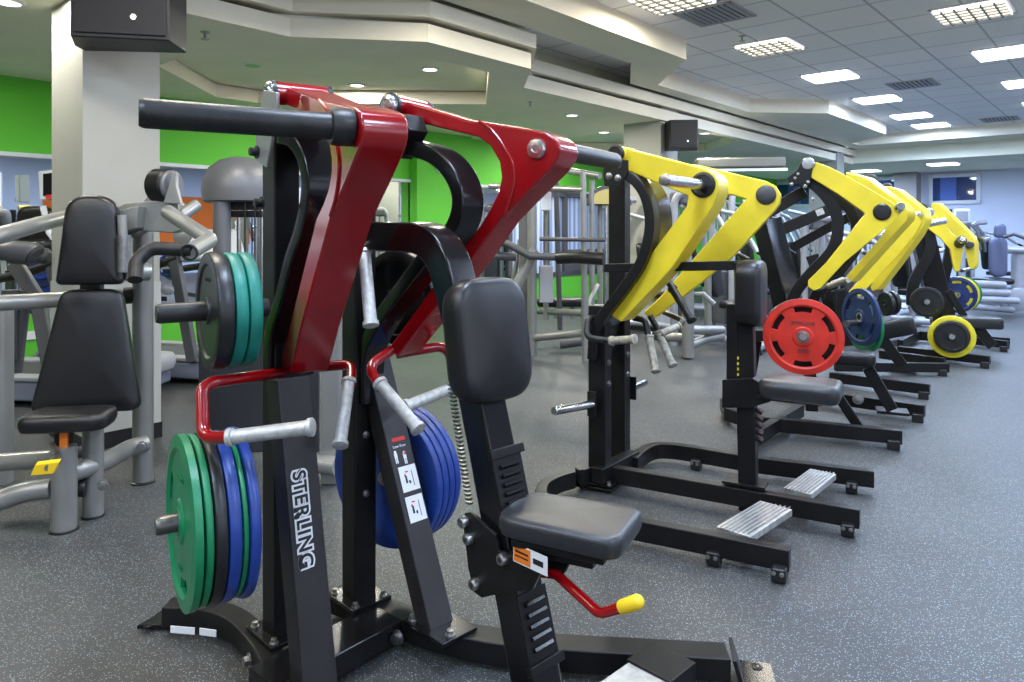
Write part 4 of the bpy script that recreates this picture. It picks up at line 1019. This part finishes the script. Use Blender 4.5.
# ============================================================ SPEAKERS
def speaker(c, w, h, d, X, label):
    X = V(X).normalized(); N = V((X.y,-X.x,0)); t = thing('wall_speaker', label, 'loudspeaker', c)
    C0 = V(c); q = [C0-X*w/2+N*d*.35, C0-X*w*.36+N*d, C0+X*w*.5+N*d*.86, C0+X*w*.5, C0-X*w*.5]
    obj('cabinet', MB().prism([v-UP*h/2 for v in q], UP*h), M['speaker'], t, bev=.01)
    f0, f1 = q[1], q[2]; md = (f0+f1)/2+N*.006; Xf = (f1-f0).normalized(); Nf = V((Xf.y,-Xf.x,0))
    g = obj('grille', MB().box(md, (f1-f0).length*.93, .012, h*.9, (Xf, Nf, UP)), M['grille'], t, bev=.006)
    obj('badge', MB().lathe(md+Nf*.006-UP*h*.24+Xf*w*.12, Nf, [(h*.035,0),(h*.035,.004)], 16), M['chrome'], g)
    obj('mount', MB().box(C0-X*w*.47+N*d*.2, .02, .03, h*.5, (X, N, UP)), M['white'], t)
    return t
cs = at(136,13,4.4); speaker(cs, .60, .48, .34, (.985,.10,0), 'large black wall speaker high on the near white column')
speaker(at(681,137,9.65), .42, .38, .3, (.94,-.2,0), 'black wall speaker on the far column above the yellow machine')
# ============================================================ AIR CONDITIONER
ac = thing('air_conditioner', 'long beige ceiling air conditioner left of the second yellow machine', 'air conditioner', at(735,165,11))
obj('body', MB().box(at(738,164,11), 1.3, .55, .15, (V((.98,-.15,0)), V((.15,.98,0)), UP)), mat('beige_casing', (112,110,100), .6), ac, bev=.03)
obj('air_slot', MB().box(at(738,170,10.6), 1.4, .05, .04, (V((.98,-.15,0)), V((.15,.98,0)), UP)), M['alum'], ac)
obj('energy_sticker', MB().box(at(780,165,10.68), .05, .005, .07), M['yellow_r'], ac)
# ============================================================ TREADMILLS (left background)
def treadmill(px, py, Yd, ang, label, text=None):
    c = at(px, py, Yd); c.z = 0; d = V((math.cos(math.radians(ang)), math.sin(math.radians(ang)), 0)); s = V((-d.y, d.x, 0)); A = (d, s, UP)
    t = thing('treadmill', label, 'treadmill', c, 'treadmills by the green wall')
    obj('deck_frame', MB().box(c+UP*.12, 2.0, .84, .15, A), M['bluegrey'], t, bev=.02)
    obj('belt', MB().box(c+UP*.205, 1.7, .52, .02, A), M['deck'], t, bev=.005)
    for k in (-1, 1): obj('side_rail', MB().box(c+s*k*.35+UP*.215, 1.9, .15, .035, A), M['lowgrey'], t, bev=.01)
    obj('motor_cover', MB().cushion(c+d*.88+UP*.24, d, s, UP, rrect(.42,.42,.8,[.1]*4, 6), .16, .06), M['lowgrey'], t)
    obj('roller', MB().tube([c-d*1.0-s*.32+UP*.16, c-d*1.0+s*.32+UP*.16], .045), M['black'], t)
    for k in (-1, 1):
        o = obj('upright', MB().sweep([c+d*.75+s*k*.42+UP*.2, c+d*.55+s*k*.42+UP*1.15], .06, .10, s), M['dgrey'], t, bev=.01)
        obj('handrail', MB().tube(crv([c+d*.6+s*k*.42+UP*1.12, c+d*.3+s*k*.42+UP*1.02, c+d*.0+s*k*.42+UP*.97]), .035), M['horn'], o)
    obj('console', MB().box(c+d*.62+UP*1.22, .10, .86, .30, ((d*.9+UP*.3).normalized(), s, (UP*.9-d*.3).normalized())), M['silverblue'], t, bev=.03)
    obj('console_screen', MB().box(c+d*.56+UP*1.24, .02, .5, .16, ((d*.9+UP*.3).normalized(), s, (UP*.9-d*.3).normalized())), M['screen'], t)
    if text: txt('side_lettering', text, .13, c-s*.423+UP*.115-d*.25, d, UP, M['lowgrey'], t)
    for k in (-1, 1): obj('foot', MB().box(c-d*.8+s*k*.3+UP*.025, .1, .08, .05, A), M['rubber'], t)
    return t
treadmill(28,0,5.95,-6,'grey treadmill at the far left behind the shoulder press seat', 'PRECOR')
treadmill(155,0,6.9,-14,'grey treadmill whose end shows right of the white column')
# ---- dark elliptical arms at far left
el = thing('elliptical_trainer', 'dark grey cardio machine with padded arms at the left edge', 'exercise machine', at(10,400,4.9).xy.to_3d())
for a0, b0 in (((10,290,4.9),(8,360,4.9)), ((24,290,5.0),(14,372,5.0))): obj('frame_post', MB().tube(pa(a0, b0), .05), M['dgrey'], el)
obj('arm_pad', MB().tube(crv(pa((-10,250,4.6),(12,252,4.6),(32,254,4.6),(36,256,4.6))), [.06]*5+[.075]*8+[.06]*2+[.03]), M['dgrey'], el)
obj('arm_pad', MB().tube(pa((20,254,4.9),(46,256,4.9),(50,257,4.9)), [.055,.055,.03]), M['dgrey'], el)
obj('leg_brace', MB().sweep(pa((14,262,5.0),(38,300,5.0),(60,420,5.0)), .05, .1), M['hood'], el, bev=.01)
# ---- TV and seats near the mirror
tv = thing('wall_television', 'small white-framed television screen left of the near column', 'television', at(46,184,6.9))
obj('bezel', MB().prism([at(x,y,6.7) for x, y in ((38,171),(58,169),(60,200),(40,200))], V((-.03,.06,0))), M['alum'], tv, bev=.012)
obj('screen', MB().prism([at(x,y,6.69) for x, y in ((43,174),(58,172),(60,196),(43,196))], V((0,.008,0))), M['screen'], tv)
obj('red_strip', MB().box(at(51,197,6.66), .09, .01, .04), M['red_l'], tv)
ch = thing('recumbent_bike', 'cardio machine with dark padded back seen left of the near column', 'exercise machine', at(35,400,6.7).xy.to_3d())
obj('seat_back', MB().cushion(at(36,226,6.5), V((1,0,0)), UP, V((0,-1,0)), rrect(.38,.30,.36,.1, 6), .1, .04), M['vinyl'], ch)
obj('seat', MB().cushion(at(40,246,6.5), V((1,0,0)), V((0,1,0)), UP, rrect(.45,.4,.4,.1,6), .12, .04), M['vinyl'], ch)
obj('seat_frame', MB().tube(crv(pa((43,206,6.4),(48,230,6.4),(55,250,6.4),(50,330,6.5))), .025), M['alum'], ch)
obj('base', MB().tube([V((at(45,300,6.6).x,6.6,.05)), V((at(45,250,6.6).x,6.6,.95))], .05), M['dgrey'], ch)
# outlet on the green wall
so = V((at(29,334,7.05)))
u_, v_ = so.dot(U_), VW
tag(obj('wall_socket', rbox(u_-.07, u_+.07, VW, VW+.02, .30, .38), M['white'], bev=.004, loc=R(u_, VW, .34)), 'white wall socket on the lower green wall at the left', 'socket')
# ============================================================ CABLE STATION AND SMITH RACK (behind the red arm)
cs_ = thing('cable_station', 'silver cable station with white weight stack cover, behind the red machine', 'exercise machine', G(545,355), 'silver tube machines')
def T(name, pts, r, m, parent, n=12): return obj(name, MB().tube(pa(*pts), r, n), m, parent)
T('frame_post', ((532,205,7.8),(532,356,7.8)), .05, M['silver'], cs_); T('frame_post', ((524,200,8.1),(524,350,8.1)), .06, M['hood'], cs_)
T('frame_post', ((546,190,8.0),(546,320,8.0)), .03, M['silver'], cs_); T('frame_post', ((556,180,8.2),(560,330,8.2)), .03, M['dgrey'], cs_)
T('frame_post', ((583,172,7.5),(585,362,7.5)), .032, M['silver'], cs_); T('frame_post', ((592,180,7.7),(592,330,7.7)), .03, M['silver'], cs_)
T('top_bar', ((490,186,8.2),(583,190,7.5)), .035, M['silver'], cs_); T('top_bar', ((540,166,8.2),(600,176,7.6)), .035, M['silver'], cs_)
T('base_tube', ((532,338,7.8),(583,333,7.5)), .04, M['silver'], cs_); T('base_tube', ((512,310,8.6),(583,313,7.5)), .035, M['silver'], cs_)
T('brace', ((506,306,7.5),(535,250,7.5)), .055, M['silver'], cs_)
T('brace', ((512,290,8.2),(520,240,8.2)), .03, M['steel'], cs_)
obj('stack_cover', MB().box(at(546,284,7.85), .15, .12, .40), M['lowgrey'], cs_, bev=.01)
obj('stack_top', MB().box(at(546,197,7.9), .11, .1, .30), M['alum'], cs_, bev=.01)
T('cable', ((544,210,7.9),(544,268,7.9)), .006, M['rubber'], cs_); T('cable', ((549,210,7.9),(549,268,7.9)), .006, M['rubber'], cs_)
o = T('pulldown_bar', ((490,240,7.6),(508,244,7.5),(530,256,7.4),(556,257,7.4)), .04, M['dgrey'], cs_)
T('barbell', ((540,239,7.6),(606,240,7.3)), .022, M['dgrey'], cs_)
T('padded_bar', ((558,258,7.4),(575,257,7.3),(604,259,7.2)), .065, M['vinyl'], cs_)
T('short_handle', ((496,256,7.6),(516,257,7.6)), .045, M['dgrey'], cs_)
sm = thing('lat_machine', 'silver pulldown machine with gold arched top plate, left of the yellow machine post', 'exercise machine', G(596,345), 'silver tube machines')
T('frame_post', ((600,200,7.9),(600,345,7.9)), .03, M['silver'], sm); T('frame_post', ((612,200,8.0),(612,340,8.0)), .05, M['silver'], sm)
T('guide_rod', ((606,200,7.8),(606,330,7.8)), .015, M['chrome'], sm)
arc = [at(609+23*math.cos(t_), 205-20*math.sin(t_), 7.7) for t_ in [math.pi*k/12 for k in range(13)]]
obj('arched_head', MB().prism(arc, V((.02,.2,0))), M['dgrey'], sm, bev=.01)
arc = [at(609+19*math.cos(t_), 204-15*math.sin(t_), 7.68) for t_ in [math.pi*k/12 for k in range(13)]]
obj('gold_plate', MB().prism(arc, V((0,.01,0))), mat('gold_plate', (190,175,110), .4, .4), sm)
T('curved_bar', ((598,285,7.7),(590,300,7.6),(588,320,7.6)), .03, M['silver'], sm)
T('base_tube', ((560,345,8.0),(612,338,8.0)), .045, M['dgrey'], sm)
bn = thing('exercise_bench', 'low dark bench on the floor behind the silver cable station', 'bench', G(560,318), None)
obj('bench_pad', MB().cushion(at(562,302,8.8), V((1,0,0)), V((0,1,0)), UP, rrect(.5,.5,.3,.05,4) and rrect(.62,.62,.3,.05,4), .1, .03), M['vinyl'], bn)
T('bench_leg', ((556,303,8.8),(556,318,8.8)), .03, M['silver'], bn); T('bench_leg', ((572,303,8.8),(572,318,8.8)), .03, M['silver'], bn)
# ============================================================ MORE SILVER MACHINES (background)
def silver_unit(px, ybase, Yd, label, h=1.7, w=.9, m=None, seat=True, tower=True, flip=1, ang=-30, name='weight_machine', shroud=True):
    """a selectorized machine: stack tower, base tubes, seat, back pad, lever arms"""
    m = m or M['silverblue']; c = at(px, 300, Yd); c.z = 0
    d = dirn(90-ang) if False else V((math.cos(math.radians(ang)), math.sin(math.radians(ang)), 0))*flip; s = V((-d.y, d.x, 0))
    t = thing(name, label, 'exercise machine', c, 'silver tube machines'); L = lambda x, y, z: c+d*x+s*y+UP*z
    for y in (-.22, .22):
        obj('frame_post', MB().tube(fil([L(-w/2,y,0), L(-w/2,y,h), L(-w/2+.35,y*.4,h+.02)], .18), .045, 12), m, t)
        obj('base_tube', MB().tube(crv([L(-w/2,y,.1), L(-w*.1,y*.8,.13), L(w/2,y*.9,.09)]), .042, 12), m, t)
    if tower:
        ws = obj('weight_stack', MB().box(L(-w/2,0,.45), .16, .30, .7, (d, s, UP)), M['dgrey'], t, bev=.004)
        for y in (-.08, .08): obj('guide_rod', MB().tube([L(-w/2,y,.1), L(-w/2,y,h-.05)], .012, 8), M['chrome'], t)
        if shroud: obj('tower_cap', MB().box(L(-w/2,0,h-.06), .18, .34, .14, (d, s, UP)), M['hood'], t, bev=.03)
    obj('seat_post', MB().tube([L(.12,0,.08), L(.12,0,.46)], .04, 12), m, t)
    if seat:
        obj('seat', MB().cushion(L(.18,0,.5), d, s, UP, rrect(.36,.36,.34,.07,6), .08, .025), M['vinyl'], t)
        obj('back_pad', MB().cushion(L(-.08,0,.88), s, (UP-d*.12).normalized(), (d+UP*.12).normalized(), rrect(.3,.26,.62,.08,6), .07, .025), M['vinyl'], t)
    for y in (-.36, .36):
        o = obj('lever_arm', MB().tube(fil([L(-w/2+.2,y*.5,h-.15), L(.05,y,h-.25), L(.3,y,1.1)], .12), .03, 10), m, t)
        obj('hand_grip', MB().tube([L(.3,y,1.1), L(.42,y,1.04)], .022, 10), M['horn'], o)
    obj('foot_tube', MB().tube([L(w/2,-.32,.07), L(w/2,.32,.07)], .042, 12), m, t)
    for y in (-.32, .32): obj('foot_cap', MB().box(L(w/2,y,.03), .11, .06, .06, (d, s, UP)), M['rubber'], t, bev=.01)
    return t
su = [
 (648, 350, 9.7, 'silver chest machine seen between the yellow arms and the black chest pad', 1.75, 1.0, -20),
 (722, 330, 8.4, 'silver machine behind the first chest pad, right of the yellow arms', 1.8, 1.0, -35),
 (752, 320, 10.0, 'silver machine with tall posts left of the black slanted slab', 1.9, 1.0, 20),
 (650, 300, 11.2, 'silver machine far behind the first yellow machine', 1.9, 1.0, -60),
 (800, 310, 10.8, 'silver machine far behind the curved black bar of the second yellow machine', 1.8, 1.0, 10),
 (868, 300, 12.2, 'silver machine beyond the yellow arms, left of the middle', 1.7, 1.1, -30),
 (893, 300, 11.0, 'blue-grey tube machine behind the third yellow machine horns', 1.6, 1.0, 40),
 (912, 300, 13.0, 'pale machine below the left edge of the far window', 1.6, 1.1, -20),
 (905, 300, 9.9, 'low blue-grey machine between the third and farthest yellow machines', 1.3, 1.0, 15),
 (852, 300, 8.9, 'silver machine right behind the blue weight plate', 1.5, 1.0, -50),
 (735, 300, 12.5, 'pale tubular machine far back between the yellow arms and the slanted slab', 1.9, 1.0, 30),
 (990, 312, 14.5, 'pale machine by the far wall behind the oval back pad', 1.5, 1.0, 0),
 (700, 300, 11.6, 'upright silver machine between the two first yellow arms, far back', 1.9, 1.0, -10),
 (880, 300, 14.6, 'pale machine nearest the far column between the windows', 1.6, 1.0, -25),
 (775, 300, 13.5, 'small silver machine farthest back, under the long air conditioner', 1.9, 1.0, -30)]
tag(obj('wall_clock', MB().lathe(R(7.35, VW+.16, 2.33), V_, [(.11,0),(.12,.02),(.11,.035)], 26), M['alum'], loc=R(7.35, VW+.16, 2.33)), 'small round white disc on the projecting green wall, inside the black curved bar', 'wall clock')
for px, yb, Yd, lab, h, w, an in su: silver_unit(px, yb, Yd, lab, h, w, None, ang=an)
# foreground-ish silver tubes right of the yellow handles
c5 = thing('chest_press', 'silver chest press frame with round base tubes under the yellow arms', 'exercise machine', G(688,358), 'silver tube machines')
T('frame_post', ((688,285,7.6),(688,357,7.6)), .065, M['silver'], c5); T('frame_post', ((708,250,8.0),(708,330,8.0)), .04, M['silver'], c5)
T('base_tube', ((688,330,7.6),(722,330,7.9)), .05, M['silver'], c5); T('base_tube', ((688,346,7.6),(705,339,7.8),(722,336,7.9)), .05, M['silver'], c5)
T('base_tube', ((650,336,8.0),(688,338,7.7)), .05, M['silver'], c5)
obj('foot_cap', MB().lathe(G(688,357), UP, [(.075,0),(.075,.01),(.066,.014)], 20), M['rubber'], c5)
T('handle', ((690,295,7.7),(703,294,7.6),(714,304,7.6)), .028, M['silver'], c5)
# machine with long pad at the right edge
rm = thing('leg_machine', 'blue-grey machine with tall oval back pad and head pad at the right edge', 'exercise machine', at(1000,312,11.8).xy.to_3d(), 'silver tube machines')
XR = V((1,.1,0)).normalized(); NR = V((.1,-1,0)).normalized()
VB = mat('blue_grey_vinyl', (84,90,116), .5)
obj('back_pad', MB().cushion(at(998,257,11.8), XR, UP, NR, rrect(.30,.30,.66,.14,8), .1, .04), VB, rm)
obj('head_pad', MB().cushion(at(1000,231,11.8), XR, UP, NR, rrect(.2,.17,.24,.08,6), .1, .04), VB, rm)
obj('seat', MB().cushion(at(993,281,11.5), XR, -NR, UP, rrect(.45,.5,.45,.1,6), .1, .04), M['vinyl'], rm)
T('seat_post', ((998,283,11.6),(998,308,11.6)), .06, M['silverblue'], rm)
T('handle', ((1004,237,11.7),(1014,234,11.6),(1030,240,11.5)), .03, M['dgrey'], rm)
T('frame_arm', ((1006,250,11.9),(1050,250,11.9)), .06, M['silverblue'], rm)
T('frame_post', ((1018,252,12),(1018,312,12)), .10, M['silverblue'], rm); T('frame_post', ((1035,230,12),(1035,312,12)), .06, M['silverblue'], rm)
obj('disc_foot', MB().lathe(at(1017,299,11.5), V((-.2,-1,0)), [(.17,0),(.18,.02),(.18,.08),(.16,.09)], 30), M['silverblue'], rm)
for y, x0 in ((283,962),(291,966),(299,975)): T('leg_roller', ((x0,y,11.0),(x0+42,y+2,11.2)), .055, M['silverblue'], rm)
T('base_tube', ((965,306,10.8),(1012,310,11.4)), .05, M['silverblue'], rm)
# cardio console in front of the far wall
co = thing('cardio_console', 'pale grey console screen of a cardio machine below the far window', 'exercise machine', at(925,312,14).xy.to_3d())
obj('console', MB().box(at(962,216,14), .34, .06, .28, (XR, V((0,1,0)), UP)), M['alum'], co, bev=.03)
obj('display', MB().box(at(962,216,13.96), .25, .02, .19, (XR, V((0,1,0)), UP)), M['lowgrey'], co, bev=.01)
obj('console_post', MB().tube([at(962,225,14), V((at(962,225,14).x,14,.1))], .06), M['lowgrey'], co)
obj('handlebar', MB().tube(pa((972,225,13.9),(978,232,13.8),(980,250,13.8)), .03).tube(pa((976,225,14),(984,236,13.9),(985,252,13.9)), .03), M['dgrey'], co)
obj('foot', MB().box(V((at(962,225,14).x,14,.06)), .8, .6, .12), M['dgrey'], co, bev=.03)
ck = thing('digital_display', 'small blue glowing digital display left of the cardio console', 'display', at(944,214,15))
obj('case', MB().box(at(943,214,15), .36, .05, .2), M['dark'], ck, bev=.01)
txt('digits', '4.05', .17, at(944,214,14.96), V((1,0,0)), UP, M['led'], ck)
# dumbbell rack bits seen left, blue plates on a tree
rk = thing('plate_tree', 'rack with blue and dark discs behind the shoulder press head pad', 'weight rack', at(46,330,6.3).xy.to_3d())
obj('rack_post', MB().tube([V((at(46,300,6.3).x,6.3,0)), at(46,262,6.3)], .03), M['silver'], rk)
for i, (x, y, c) in enumerate(((40,270,'blue_r'),(44,278,'navy_r'),(48,286,'blue_r'),(51,272,'navy_r'))):
    plate(at(x,y,6.15+i*.03), V((.5,-.86,0)), .085, .03, M[c], ('lighter' if c == 'blue_r' else 'darker')+' blue small disc on the rack behind the shoulder press, '+('topmost','second','lowest','right-hand')[i], group='small discs on the rack')
